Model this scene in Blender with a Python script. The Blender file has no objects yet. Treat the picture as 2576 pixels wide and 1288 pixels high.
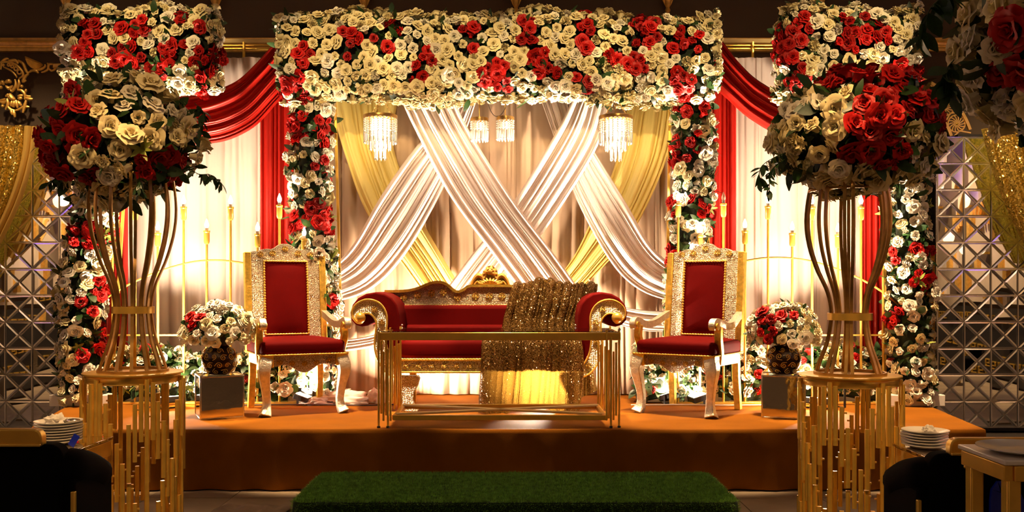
import bpy, math, random
from mathutils import Vector, Matrix, Euler, noise
PI = math.pi
R = random.Random(7)
S = bpy.context.scene
COL = S.collection

# ------------------------------------------------------------------ camera, world, light, exposure
F = 2400.0; CX = 1288.0; CY = 723.0; CH = 1.5     # focal length in pixels, principal point, eye height
cam_d = bpy.data.cameras.new('camera'); cam = bpy.data.objects.new('camera', cam_d); COL.objects.link(cam)
cam.location = (0, 0, CH); cam.rotation_euler = (PI/2, 0, 0)
cam_d.sensor_width = 36; cam_d.lens = 36*F/2576; cam_d.shift_y = (CY-644)/2576; cam_d.clip_start = .05
S.camera = cam
S.view_settings.view_transform = 'Standard'; S.view_settings.look = 'None'
S.view_settings.gamma = 1; S.view_settings.use_curve_mapping = False
S.view_settings.exposure = 0.0
S.cycles.max_bounces = 5; S.cycles.diffuse_bounces = 3; S.cycles.glossy_bounces = 4
S.cycles.transmission_bounces = 4; S.cycles.transparent_max_bounces = 6
S.cycles.sample_clamp_indirect = 6
W = bpy.data.worlds.new('world'); S.world = W; W.use_nodes = True
W.node_tree.nodes['Background'].inputs[0].default_value = (1, .6, .3, 1)
W.node_tree.nodes['Background'].inputs[1].default_value = .004

WARM = (1, .69, .40); FLOODC = (1, .77, .54); PURPLE = (.32, .12, 1)
def lamp(kind, name, loc, energy, color=WARM, size=.2, aim=None, spot=1.2, blend=.8, size_y=None):
    d = bpy.data.lights.new(name, kind); d.energy = energy; d.color = color
    if kind == 'AREA':
        d.size = size
        if size_y: d.shape = 'RECTANGLE'; d.size_y = size_y
    elif kind == 'SPOT': d.spot_size = spot; d.spot_blend = blend; d.shadow_soft_size = size
    else: d.shadow_soft_size = size
    o = bpy.data.objects.new(name, d); COL.objects.link(o); o.location = loc
    if aim is not None:
        o.rotation_euler = (Vector(aim)-Vector(loc)).to_track_quat('-Z', 'Y').to_euler()
    return o

STZ = .45                                            # stage height
def P(px, py, d): return Vector(((px-CX)/F*d, d, CH-(py-CY)/F*d))
def PX(p): return (CX+p[0]/p[1]*F, CY-(p[2]-CH)/p[1]*F)

# lighting the place has: ceiling lamps over the guests, downlights over the stage edge; pedestal and wall spots are added
HALL_LAMPS = [(x, y) for y in (-5.5, -2.2, 1.0) for x in (-5.4, -1.9, 1.9, 5.4)]
STAGE_LAMPS = [(x, 7.45) for x in (-3.0, -1.5, 0, 1.5, 3.0)]
PEDESTAL_FILLS = [(-1.5, 3.2), (1.2, 3.2)]
WALL_FILLS = [(-5.2, 8.6), (5.4, 8.6), (-1.9, 8.9), (1.9, 8.9)]
HALL_E, STAGE_E, SPOT_E, WASH_E, GATE_E, HALL_FILL_E = 3, 2600, 850, 360, 1300, 62
CANDLE_E = 2.0
# floodlight powers (their housings are built with the stage)
FL = {'left': 95, 'lchair': 90, 'mid': 165, 'under': 36, 'rchair': 90, 'right': 95, 'side': 60, 'gate': 900}
for (x, y) in HALL_LAMPS: lamp('SPOT', 'hall_lamp_light', (x, y, 5.25), HALL_E, WARM, .22, (x, y+1.5, 0), 2.6, 1)
for (x, y) in STAGE_LAMPS: lamp('SPOT', 'stage_downlight', (x, y, 5.25), STAGE_E, WARM, .12, (x, 8.06, .45), .48, .25)
for (x, y) in PEDESTAL_FILLS: lamp('SPOT', 'pedestal_fill', (x, y, 5.25), SPOT_E, (1, .60, .25), .12, (-1.98 if x < 0 else 1.72, 4.9, .62), .32, .7)  # added spots that brighten the gold pedestals
BOUQUET_FILLS = [(-1.0, .9), (.7, .9)]
for (x, y) in BOUQUET_FILLS: lamp('SPOT', 'bouquet_fill', (x, y, 5.25), 340, (1, .62, .28), .06, (-2.05 if x < 0 else 1.75, 5.0, 2.35), .21, .7)  # extra spots put in to light the two tall bouquets
for (x, y) in WALL_FILLS: lamp('SPOT', 'wall_fill', (x, y, 5.25), WASH_E if abs(x) > 3 else WASH_E*.1, WARM, .1, (x, 10.0, 2.55), .86, .7)  # added to lift the gilt ornament, dark wall and sequin curtains
GATE_FILLS = [(-3.4, 2.6, P(365, 90, 8.3)), (-1.6, 2.6, P(860, 140, 8.4)), (0, 2.6, P(1100, 140, 8.4)), (.9, 2.6, P(1400, 140, 8.4)), (1.9, 2.6, P(1660, 140, 8.4)), (3.6, 2.6, P(2125, 90, 8.3))]
for (x, y, q) in GATE_FILLS: lamp('SPOT', 'gate_fill', (x, y, 5.25), GATE_E, (1, .72, .34), .06, q, .23, .7)  # front spots added to brighten the rose crossbar and flower panels
# cove lights: added strips brightening the hall walls that mirrors and metal reflect
def hall_fill(name, loc, length, e, xaxis, d):
    o = lamp('AREA', name, loc, e, WARM, length, size_y=.15); z = -Vector(d).normalized(); x = Vector(xaxis); y = z.cross(x)
    o.rotation_euler = Matrix((x, y, z)).transposed().to_euler()
hall_fill('hall_fill_front', (0, -7.0, 5.0), 12, HALL_FILL_E, (1, 0, 0), (0, -.95, -2.8))
for s_ in (-1, 1): hall_fill('hall_fill_side', (s_*6.4, .3, 5.0), 11, HALL_FILL_E*.9, (0, 1, 0), (s_*.8, 0, -2.6))
for s_ in (-1, 1):
    lamp('SPOT', 'side_fill', (s_*6.0, 5.0, 5.1), 1050, WARM, .1, (s_*7.2, 5.0, 2.0), 1.1, .9)  # spot added to brighten the side wall the mirrors show
    for y_ in (4.2, 5.8): lamp('SPOT', 'violet_wash_light', (s_*6.4, y_, 5.0), 240, PURPLE, .1, (s_*7.2, y_, 3.6), .7, .9)

# ------------------------------------------------------------------ materials
def nt(name):
    m = bpy.data.materials.new(name); m.use_nodes = True
    n = m.node_tree; return m, n, n.nodes['Principled BSDF'], n.nodes['Material Output']
def rgba(c): return (c[0], c[1], c[2], 1)
def mat(name, col, rough=.5, metal=0, bump=0, bscale=40, btype='noise', var=0, vscale=6, stretch=None, spec=None, sheen=0,
        rand=0, transl=0, coat=0, bdist=.01, trans=0):
    m, n, b, out = nt(name); L = n.links
    b.inputs['Base Color'].default_value = rgba(col); b.inputs['Roughness'].default_value = rough
    b.inputs['Metallic'].default_value = metal
    if spec is not None: b.inputs['Specular IOR Level'].default_value = spec
    if sheen: b.inputs['Sheen Weight'].default_value = sheen; b.inputs['Sheen Tint'].default_value = rgba(col)
    if coat: b.inputs['Coat Weight'].default_value = coat; b.inputs['Coat Roughness'].default_value = .15
    if trans: b.inputs['Transmission Weight'].default_value = trans
    tc = n.nodes.new('ShaderNodeTexCoord'); vec = tc.outputs['Object']
    if stretch:
        mp = n.nodes.new('ShaderNodeMapping'); mp.inputs['Scale'].default_value = stretch
        L.new(vec, mp.inputs[0]); vec = mp.outputs[0]
    colsock = None
    if var:
        t = n.nodes.new('ShaderNodeTexNoise'); t.inputs['Scale'].default_value = vscale; t.inputs['Detail'].default_value = 5
        L.new(vec, t.inputs['Vector'])
        r = n.nodes.new('ShaderNodeMapRange'); r.inputs[1].default_value = .3; r.inputs[2].default_value = .7
        r.inputs[3].default_value = 1-var; r.inputs[4].default_value = 1+var; L.new(t.outputs['Fac'], r.inputs[0])
        h = n.nodes.new('ShaderNodeHueSaturation'); h.inputs['Color'].default_value = rgba(col)
        L.new(r.outputs[0], h.inputs['Value']); colsock = h.outputs[0]
    if rand:
        oi = n.nodes.new('ShaderNodeObjectInfo')
        r = n.nodes.new('ShaderNodeMapRange'); r.inputs[3].default_value = 1-rand; r.inputs[4].default_value = 1+rand
        L.new(oi.outputs['Random'], r.inputs[0])
        h = n.nodes.new('ShaderNodeHueSaturation'); h.inputs['Color'].default_value = rgba(col)
        if colsock: L.new(colsock, h.inputs['Color'])
        L.new(r.outputs[0], h.inputs['Value']); colsock = h.outputs[0]
    if colsock: L.new(colsock, b.inputs['Base Color'])
    if bump:
        if btype == 'noise':
            t = n.nodes.new('ShaderNodeTexNoise'); t.inputs['Detail'].default_value = 4; o = t.outputs['Fac']
        elif btype == 'voronoi':
            t = n.nodes.new('ShaderNodeTexVoronoi'); o = t.outputs['Distance']
        elif btype == 'wave':
            t = n.nodes.new('ShaderNodeTexWave'); t.inputs['Distortion'].default_value = 2; o = t.outputs['Fac']
        t.inputs['Scale'].default_value = bscale; L.new(vec, t.inputs['Vector'])
        bp = n.nodes.new('ShaderNodeBump'); bp.inputs['Strength'].default_value = bump; bp.inputs['Distance'].default_value = bdist
        L.new(o, bp.inputs['Height']); L.new(bp.outputs[0], b.inputs['Normal'])
    if transl:
        tr = n.nodes.new('ShaderNodeBsdfTranslucent'); tr.inputs[0].default_value = rgba(col)
        if colsock: L.new(colsock, tr.inputs[0])
        mx = n.nodes.new('ShaderNodeMixShader'); mx.inputs[0].default_value = transl
        L.new(b.outputs[0], mx.inputs[1]); L.new(tr.outputs[0], mx.inputs[2]); L.new(mx.outputs[0], out.inputs[0])
    return m
def emit(name, col, s):
    m, n, b, out = nt(name)
    b.inputs['Base Color'].default_value = rgba(col)
    b.inputs['Emission Color'].default_value = rgba(col); b.inputs['Emission Strength'].default_value = s
    return m
def embossed(name, col, recess_col, rough=.28):
    """stamped sheet metal: rows of little spirals and dots as relief"""
    m, n, b, out = nt(name); L = n.links
    b.inputs['Metallic'].default_value = .8; b.inputs['Roughness'].default_value = rough
    tc = n.nodes.new('ShaderNodeTexCoord')
    v = n.nodes.new('ShaderNodeTexVoronoi'); v.inputs['Scale'].default_value = 62; v.inputs['Randomness'].default_value = .55
    L.new(tc.outputs['Object'], v.inputs['Vector'])
    s = n.nodes.new('ShaderNodeMath'); s.operation = 'SINE'
    k = n.nodes.new('ShaderNodeMath'); k.operation = 'MULTIPLY'; k.inputs[1].default_value = 15
    L.new(v.outputs['Distance'], k.inputs[0]); L.new(k.outputs[0], s.inputs[0])
    ns = n.nodes.new('ShaderNodeTexNoise'); ns.inputs['Scale'].default_value = 160; ns.inputs['Detail'].default_value = 2
    L.new(tc.outputs['Object'], ns.inputs['Vector'])
    ad = n.nodes.new('ShaderNodeMath'); ad.operation = 'ADD'; L.new(s.outputs[0], ad.inputs[0]); L.new(ns.outputs['Fac'], ad.inputs[1])
    bp = n.nodes.new('ShaderNodeBump'); bp.inputs['Strength'].default_value = .9; bp.inputs['Distance'].default_value = .008
    L.new(ad.outputs[0], bp.inputs['Height']); L.new(bp.outputs[0], b.inputs['Normal'])
    mx = n.nodes.new('ShaderNodeMix'); mx.data_type = 'RGBA'; mx.inputs['A'].default_value = rgba(recess_col); mx.inputs['B'].default_value = rgba(col)  # relief shade put into the colour: darker tone in the recesses
    mr = n.nodes.new('ShaderNodeMapRange'); mr.inputs[1].default_value = -.7; mr.inputs[2].default_value = .35
    L.new(s.outputs[0], mr.inputs[0]); L.new(mr.outputs[0], mx.inputs['Factor']); L.new(mx.outputs['Result'], b.inputs['Base Color'])
    return m
def sequin(name, col, scale, transl=.3, tilt=1.0, spark=.25):
    m, n, b, out = nt(name); L = n.links
    tc = n.nodes.new('ShaderNodeTexCoord')
    v = n.nodes.new('ShaderNodeTexVoronoi'); v.inputs['Scale'].default_value = scale
    L.new(tc.outputs['Object'], v.inputs['Vector'])
    g = n.nodes.new('ShaderNodeNewGeometry')
    sb = n.nodes.new('ShaderNodeVectorMath'); sb.operation = 'SUBTRACT'; sb.inputs[1].default_value = (.5, .5, .5); L.new(v.outputs['Color'], sb.inputs[0])
    sc = n.nodes.new('ShaderNodeVectorMath'); sc.operation = 'SCALE'; sc.inputs['Scale'].default_value = tilt; L.new(sb.outputs[0], sc.inputs[0])
    ad = n.nodes.new('ShaderNodeVectorMath'); L.new(g.outputs['Normal'], ad.inputs[0]); L.new(sc.outputs[0], ad.inputs[1])
    nm = n.nodes.new('ShaderNodeVectorMath'); nm.operation = 'NORMALIZE'; L.new(ad.outputs[0], nm.inputs[0])
    L.new(nm.outputs[0], b.inputs['Normal'])
    sx = n.nodes.new('ShaderNodeSeparateXYZ'); L.new(v.outputs['Color'], sx.inputs[0])
    h = n.nodes.new('ShaderNodeHueSaturation'); h.inputs['Color'].default_value = rgba(col)
    mr = n.nodes.new('ShaderNodeMapRange'); mr.inputs[3].default_value = .45; mr.inputs[4].default_value = 1.5; L.new(sx.outputs[0], mr.inputs[0])
    L.new(mr.outputs[0], h.inputs['Value']); L.new(h.outputs[0], b.inputs['Base Color'])
    b.inputs['Metallic'].default_value = .6; b.inputs['Roughness'].default_value = spark
    tr = n.nodes.new('ShaderNodeBsdfTranslucent'); tr.inputs[0].default_value = (min(1, col[0]*1.8), min(1, col[1]*1.8), col[2]*1.2, 1)
    mx = n.nodes.new('ShaderNodeMixShader'); mx.inputs[0].default_value = transl
    L.new(b.outputs[0], mx.inputs[1]); L.new(tr.outputs[0], mx.inputs[2]); L.new(mx.outputs[0], out.inputs[0])
    return m
M = {}
M['wall'] = mat('dark_brown_wall_paint', (.075, .045, .02), .75, var=.12, vscale=1.2, bump=.15, bscale=60)
M['hallwall'] = mat('cream_hall_paint', (.78, .62, .42), .7, var=.08, vscale=.8)
M['ceiling'] = mat('ceiling_paint', (.12, .08, .05), .9, var=.05)
M['floor'] = mat('floor_stone', (.30, .22, .13), .45, var=.2, vscale=2.5, bump=.1, bscale=12)
M['grout'] = mat('floor_joint', (.08, .06, .04), .8)
M['stage'] = mat('brown_stage_cloth', (.22, .072, .003), .9, var=.14, vscale=2.5, bump=.25, bscale=300, spec=.1)
M['backcloth'] = mat('beige_backdrop_cloth', (.50, .345, .225), .75, transl=.2, var=.04, vscale=3)
M['sheer'] = mat('sheer_ivory_voile', (.86, .72, .62), .75, transl=.3, var=.03, vscale=3)
M['satin'] = mat('white_satin', (.94, .82, .74), .5, transl=.22, sheen=.2)
M['yellow'] = mat('yellow_satin', (.97, .78, .24), .5, transl=.25, sheen=.2)
M['redcloth'] = mat('red_satin', (.48, .013, .006), .42, transl=.22, sheen=.15)
M['velvet'] = mat('burgundy_velvet', (.095, .0012, .0008), .75, sheen=.04, spec=.05, var=.08, vscale=5, bump=.1, bscale=200)
M['gold'] = mat('gold_metal', (.92, .57, .11), .28, .7, var=.08, vscale=9)
M['goldpaint'] = mat('gold_paint', (.95, .60, .11), .27, .6, var=.12, vscale=14, bump=.05, bscale=30)
M['antique'] = mat('antique_gold_metal', (.50, .29, .09), .33, .8, var=.25, vscale=18, bump=.1, bscale=40)
M['carved'] = mat('carved_gilding', (.95, .56, .12), .38, .5, var=.2, vscale=20)
M['leaf_gold'] = mat('gold_leaf_stile', (.85, .52, .08), .4, .8, var=.25, vscale=25, bump=.3, bscale=70)
M['emboss'] = embossed('embossed_silver_sheet', (.95, .86, .68), (.40, .26, .11))
M['hammered'] = mat('hammered_silver_sheet', (.86, .76, .58), .3, .8, bump=.8, bscale=120, bdist=.006, var=.15, vscale=40)
M['rosette'] = embossed('embossed_gold_rosette', (.9, .55, .12), (.35, .18, .03))
M['silver'] = mat('silver_metal', (.85, .8, .74), .18, 1, bump=.1, bscale=50)
M['mirror'] = mat('mirror_glass', (.93, .93, .95), .015, 1)
M['mirror_edge'] = mat('polished_bevel', (1, .95, .88), .16, .9)
M['mirror_soft'] = mat('tarnished_mirror', (.62, .54, .46), .03, 1, bump=.12, bscale=2.5, bdist=.03)
M['black'] = mat('black_velvet', (.002, .0018, .0018), .95, var=.2, spec=.1)
M['blackboard'] = mat('black_board', (.012, .009, .007), .6)
M['porcelain'] = mat('white_porcelain', (.85, .8, .72), .2, coat=.3)
M['napkin'] = mat('white_napkin', (.9, .84, .76), .85, bump=.3, bscale=30, transl=.1)
M['blue'] = mat('blue_plastic', (.01, .03, .55), .4)
M['bronze'] = mat('dark_bronze', (.03, .013, .006), .25, .5, var=.2)
M['creamrose'] = mat('cream_petals', (.93, .79, .44), .55, transl=.08, rand=.10, spec=.3)
M['whiterose'] = mat('white_petals', (.94, .85, .66), .55, transl=.08, rand=.08, spec=.3)
M['redrose'] = mat('red_petals', (.48, .008, .006), .5, transl=.06, rand=.3, spec=.3)
M['pinkrose'] = mat('pink_petals', (.85, .10, .10), .55, transl=.2, rand=.2)
M['leaf'] = mat('dark_leaves', (.018, .05, .010), .4, rand=.3, var=.25, vscale=9, transl=.1)
M['sprig'] = mat('yellow_green_sprig', (.25, .28, .04), .5, rand=.3)
M['core'] = mat('floral_foam', (.008, .014, .005), .95, var=.3, vscale=20)
M['wood'] = mat('pale_gilded_wood', (.72, .50, .20), .5, var=.15, vscale=4, stretch=(1, 1, 8))
M['whitewood'] = mat('white_painted_board', (.75, .66, .55), .6, var=.1)
M['crystal'] = mat('cut_crystal', (1, .97, .90), .06, 0, trans=.55)
M['cable'] = mat('cable_rubber', (.04, .03, .03), .6)
M['turf'] = mat('turf_blades', (.20, .44, .07), .6, var=.5, vscale=30, spec=.25)
M['turfbase'] = mat('turf_backing', (.012, .04, .008), .95, var=.3, vscale=30)
M['bulb'] = emit('warm_bulb', (1, .80, .5), 26)
M['bulb_soft'] = emit('warm_lamp_glow', (1, .72, .38), 9)
M['flood'] = emit('flood_lens', (1, .84, .6), 14)
M['purple_glow'] = emit('purple_lamp_glow', (.35, .16, 1), 7)
M['hall_disc'] = emit('hall_lamp_glow', (1, .74, .42), 2)
M['sequin_brown'] = sequin('bronze_sequin_cloth', (.20, .105, .024), 190, .2, 1.7, .12)
M['sequin_gold'] = sequin('gold_sequin_cloth', (1, .60, .11), 80, .15, 1.7, .2)
M['goldsheer'] = mat('gold_tulle', (.85, .55, .12), .5, transl=.4)
M['glass'] = mat('clear_glass', (.98, .99, .98), .0, 0, trans=1, spec=.1)
M['glass'].node_tree.nodes['Principled BSDF'].inputs['IOR'].default_value = 1.08
M['white_plastic'] = mat('clear_bulb_glass', (1, .9, .7), .1, 0, trans=.7)

# ------------------------------------------------------------------ mesh helpers
class MB:
    def __init__(s): s.v = []; s.f = []
    def add(s, vs, fs):
        o = len(s.v); s.v += [tuple(p) for p in vs]; s.f += [tuple(i+o for i in f) for f in fs]; return s
    def box(s, c, size, rot=None):
        hx, hy, hz = (a/2 for a in size)
        vs = [Vector((x, y, z)) for x in (-hx, hx) for y in (-hy, hy) for z in (-hz, hz)]
        if rot is not None: vs = [rot @ p for p in vs]
        c = Vector(c)
        return s.add([p+c for p in vs], [(0, 1, 3, 2), (4, 6, 7, 5), (0, 4, 5, 1), (2, 3, 7, 6), (0, 2, 6, 4), (1, 5, 7, 3)])
    def grid(s, rows, closed_u=False, closed_v=False):
        nv = len(rows); nu = len(rows[0]); vs = [p for r in rows for p in r]; fs = []
        for j in range(nv if closed_v else nv-1):
            for i in range(nu if closed_u else nu-1):
                a = j*nu+i; b = j*nu+(i+1) % nu; c = ((j+1) % nv)*nu+(i+1) % nu; d = ((j+1) % nv)*nu+i
                fs.append((a, b, c, d))
        return s.add(vs, fs)
    def sweep(s, pts, sec, closed=False, up=None, cap=True):
        """pts: path; sec(i) -> list of 2-D section points (a along side, b along up)"""
        pts = [Vector(p) for p in pts]; n = len(pts); rows = []
        prevu = Vector(up) if up is not None else None
        for i, p in enumerate(pts):
            if closed: t = pts[(i+1) % n]-pts[i-1]
            else: t = pts[min(i+1, n-1)]-pts[max(i-1, 0)]
            if t.length < 1e-9: t = Vector((0, 0, 1))
            t.normalize()
            if prevu is None:
                prevu = Vector((0, 0, 1)) if abs(t.z) < .9 else Vector((0, 1, 0))
            side = t.cross(prevu)
            if side.length < 1e-6: side = t.cross(Vector((1, .3, .2)))
            side.normalize(); u = side.cross(t).normalized()
            if up is None: prevu = u
            rows.append([p+side*a+u*b for a, b in sec(i)])
        k = len(rows[0]); o = len(s.v)
        s.grid(rows, closed_u=True, closed_v=closed)
        if cap and not closed:
            s.f.append(tuple(o+i for i in range(k))[::-1]); s.f.append(tuple(o+(n-1)*k+i for i in range(k)))
        return s
    def tube(s, pts, r, n=8, closed=False, up=None):
        rr = r if callable(r) else ((lambda i: r[i]) if isinstance(r, (list, tuple)) else (lambda i: r))
        return s.sweep(pts, lambda i: [(rr(i)*math.cos(2*PI*k/n), rr(i)*math.sin(2*PI*k/n)) for k in range(n)], closed, up)
    def bar(s, pts, w, h, up=None, closed=False):
        ww = w if isinstance(w, (list, tuple)) else None; hh = h if isinstance(h, (list, tuple)) else None
        def sec(i):
            a = (ww[i] if ww else w)/2; b = (hh[i] if hh else h)/2
            return [(-a, -b), (a, -b), (a, b), (-a, b)]
        return s.sweep(pts, sec, closed, up)
    def lathe(s, prof, n=24, o=(0, 0, 0)):
        o = Vector(o)
        return s.grid([[o+Vector((r*math.cos(2*PI*k/n), r*math.sin(2*PI*k/n), z)) for k in range(n)] for r, z in prof], closed_u=True)
    def prism(s, poly, y0, y1):
        """polygon in x,z pushed from y0 to y1"""
        n = len(poly); o = len(s.v)
        s.v += [(x, y0, z) for x, z in poly]+[(x, y1, z) for x, z in poly]
        s.f.append(tuple(o+i for i in range(n))); s.f.append(tuple(o+n+i for i in range(n))[::-1])
        for i in range(n): j = (i+1) % n; s.f.append((o+i, o+n+i, o+n+j, o+j))
        return s
    def sphere(s, c, r, nu=14, nv=8, sc=(1, 1, 1)):
        c = Vector(c)
        return s.grid([[c+Vector((r*sc[0]*math.sin(t)*math.cos(a), r*sc[1]*math.sin(t)*math.sin(a), r*sc[2]*math.cos(t)))
                        for a in [2*PI*k/nu for k in range(nu)]] for t in [.001+(PI-.002)*j/nv for j in range(nv+1)]], closed_u=True)
    def mesh(s, name, m, smooth=35):
        me = bpy.data.meshes.new(name); me.from_pydata(s.v, [], s.f)
        if m is not None: me.materials.append(M[m] if isinstance(m, str) else m)
        me.update()
        if smooth:
            me.polygons.foreach_set('use_smooth', [True]*len(me.polygons))
            if smooth < 180: me.set_sharp_from_angle(angle=math.radians(smooth))
        return me
    def obj(s, name, m, parent=None, smooth=35, bevel=0, seg=2, world=False, fix=False):
        me = s.mesh(name, m, smooth)
        if fix or bevel:
            import bmesh
            bm = bmesh.new(); bm.from_mesh(me); bmesh.ops.recalc_face_normals(bm, faces=bm.faces); bm.to_mesh(me); bm.free()
        o = bpy.data.objects.new(name, me); COL.objects.link(o)
        if parent is not None:
            o.parent = parent
            if world: o.location = -ROOT[parent.name]
        if bevel:
            b = o.modifiers.new('Bevel', 'BEVEL'); b.width = bevel; b.segments = seg; b.limit_method = 'ANGLE'; b.angle_limit = .6
        return o
ROOT = {}
def put(name, me, parent=None, loc=(0, 0, 0), rot=None, scale=None):
    o = bpy.data.objects.new(name, me); COL.objects.link(o)
    o.parent = parent; o.location = loc
    if rot is not None: o.rotation_euler = rot
    if scale is not None: o.scale = (scale,)*3 if not isinstance(scale, (tuple, list)) else scale
    return o
def tag(o, label, cat, group=None, kind=None):
    o['label'] = label; o['category'] = cat
    if group: o['group'] = group
    if kind: o['kind'] = kind
    return o
def thing(name, label, cat, loc=(0, 0, 0), rz=0, group=None):
    o = bpy.data.objects.new(name, None); COL.objects.link(o); o.location = loc; o.rotation_euler = (0, 0, rz)
    o.empty_display_size = .1
    ROOT[o.name] = Vector(loc)
    return tag(o, label, cat, group)
def struct(o): o['kind'] = 'structure'; return o
def copy_tree(o, parent=None):
    c = o.copy(); COL.objects.link(c); c.parent = parent
    for ch in [k for k in bpy.data.objects if k.parent == o]: copy_tree(ch, c)
    return c
def crom(pts, n):
    """n points on a Catmull-Rom curve through pts (Vectors or tuples)"""
    pts = [Vector(p) for p in pts]; m = len(pts)-1; out = []
    for k in range(n):
        t = k/(n-1)*m; i = min(int(t), m-1); u = t-i
        p0 = pts[i-1] if i > 0 else pts[0]*2-pts[1]; p1 = pts[i]; p2 = pts[i+1]
        p3 = pts[i+2] if i+2 <= m else pts[m]*2-pts[m-1]
        out.append(.5*((2*p1)+(p2-p0)*u+(2*p0-5*p1+4*p2-p3)*u*u+(3*p1-p0-3*p2+p3)*u**3))
    return out
def rect_sec(w, h): return lambda i: [(-w/2, -h/2), (w/2, -h/2), (w/2, h/2), (-w/2, h/2)]
def rope(pts, r, turns, closed=False, n=6):
    """twisted cord"""
    mb = MB(); return mb.tube(pts, lambda i: r*(1+.35*math.sin(i*1.9)), n, closed)
def rounded_box(mb, c, size, r, dome=0, n=7, m=5):
    """soft cushion: superellipsoid-like box with a crown on top"""
    hx, hy, hz = size[0]/2, size[1]/2, size[2]/2; c = Vector(c)
    def loop(inset, z, k=32):
        o = []
        ax, ay = hx-inset, hy-inset; e = .22
        for i in range(k):
            a = 2*PI*i/k; ca, sa = math.cos(a), math.sin(a)
            o.append(c+Vector((ax*math.copysign(abs(ca)**e, ca), ay*math.copysign(abs(sa)**e, sa), z)))
        return o
    rows = [loop(hx*.999 if False else r*1.0, -hz)]
    for j in range(m+1):
        a = PI/2*j/m; rows.append(loop(r*(1-math.sin(a)), -hz+r*(1-math.cos(a))))
    for j in range(m+1):
        a = PI/2*j/m; rows.append(loop(r*(1-math.cos(a)), hz-r*(1-math.sin(a))))
    top = hz
    for k in range(1, n+1):
        f = k/n; i = r+(min(hx, hy)-r)*f*.98
        rows.append(loop(i, top+dome*(1-(1-f)**2)))
    o = len(mb.v); mb.grid(rows, closed_u=True)
    K = 32; mb.f.append(tuple(o+i for i in range(K))[::-1]); mb.f.append(tuple(o+(len(rows)-1)*K+i for i in range(K)))
    return mb
def pleats(n, seed, lo=.6):
    """fold profile over 0..1: n folds of uneven width and depth"""
    r = random.Random(seed); w = [r.choice((.35, .6, 1, 1.5, 2.0))*r.uniform(.8, 1.2) for _ in range(n)]; t = sum(w); e = [0]
    for a in w: e.append(e[-1]+a/t)
    amp = [r.uniform(lo, 1)*min(1.15, .35+.6*a*n/t) for a in w]; sk = [r.uniform(.35, .65) for _ in range(n)]
    def f(u):
        u = min(max(u, 0), .99999)
        for i in range(n):
            if u < e[i+1]:
                x = (u-e[i])/(e[i+1]-e[i]); s_ = sk[i]
                x = x/s_*.5 if x < s_ else .5+(x-s_)/(1-s_)*.5
                return amp[i]*math.sin(PI*x)**.5
        return 0
    return f
def drape(name, m, Lc, Rc, n, amp, parent, seed=1, nu=None, nv=36, drift=.015, toward=(0, -1, 0), fall=None, world=True):
    """gathered cloth between two edge curves; folds stand out towards the room"""
    L = crom(Lc, nv); Q = crom(Rc, nv); f = pleats(n, seed); g = pleats(max(2, n*2+1), seed+50, .2); nu = nu or n*9
    T = Vector(toward); rows = []
    for j in range(nv):
        v = j/(nv-1); row = []
        for i in range(nu+1):
            u = i/nu; uu = u+drift*math.sin(v*5+u*9+seed)*(u*(1-u)*4)
            p = L[j].lerp(Q[j], u)
            a = amp*(fall(v) if fall else 1)
            row.append(p+T*(a*f(uu)+a*.3*g(uu)))
        rows.append(row)
    mb = MB().grid(rows)
    return mb.obj(name, m, parent, smooth=60, world=world)
# ------------------------------------------------------------------ the room
HX, Y0, Y1, HZ = 7.2, -8.0, 10.5, 5.4
fl = MB().box((0, (Y0+Y1)/2, -.08), (2*HX, Y1-Y0, .12)).obj('floor', 'grout', smooth=0); struct(fl)
tile_me = MB().box((0, 0, 0), (.594, .594, .03)).mesh('floor_tile', 'floor', 0)
for i in range(-6, 7):
    for j in range(8):
        put('floor_tile', tile_me, fl, (i*.6+.1, 3.2+j*.6+.3, -.0155+R.uniform(-.001, .001)))
ft = MB().box((0, -2.4, -.015), (2*HX-.02, 11.1, .03)).box((-5.5, 6.2, -.015), (3.3, 6, .03)).box((5.6, 6.2, -.015), (3.1, 6, .03)).obj('floor_slab', 'floor', fl, 0)
struct(MB().box((0, (Y0+Y1)/2, HZ+.05), (2*HX+.2, Y1-Y0+.2, .1)).obj('ceiling', 'ceiling', smooth=0))
wb = struct(MB().box((0, Y1+.06, HZ/2), (2*HX, .12, HZ)).obj('wall_back', 'wall', smooth=0))
struct(MB().box((-HX-.06, (Y0+Y1)/2, HZ/2), (.12, Y1-Y0, HZ)).obj('wall_left', 'wall', smooth=0))
struct(MB().box((HX+.06, (Y0+Y1)/2, HZ/2), (.12, Y1-Y0, HZ)).obj('wall_right', 'wall', smooth=0))
struct(MB().box((0, Y0-.06, HZ/2), (2*HX, .12, HZ)).obj('wall_front', 'hallwall', smooth=0))
# picture rail: stepped gilt profile
d = 10.44; zc = CH+(CY-112)/F*d; prof = [(-.06, 0), (-.06, .03), (-.045, .045), (-.05, .06), (-.02, .075), (-.025, .1), (-.05, .105), (-.045, .12), (-.02, .13), (-.02, .155), (0, .16), (0, 0)]
rail = MB(); rail.grid([[Vector((x, d+a+.06, zc-.07+b)) for a, b in prof] for x in (-HX, HX)], closed_u=True)
struct(rail.obj('trim_1', 'carved', smooth=0, fix=True))
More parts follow.
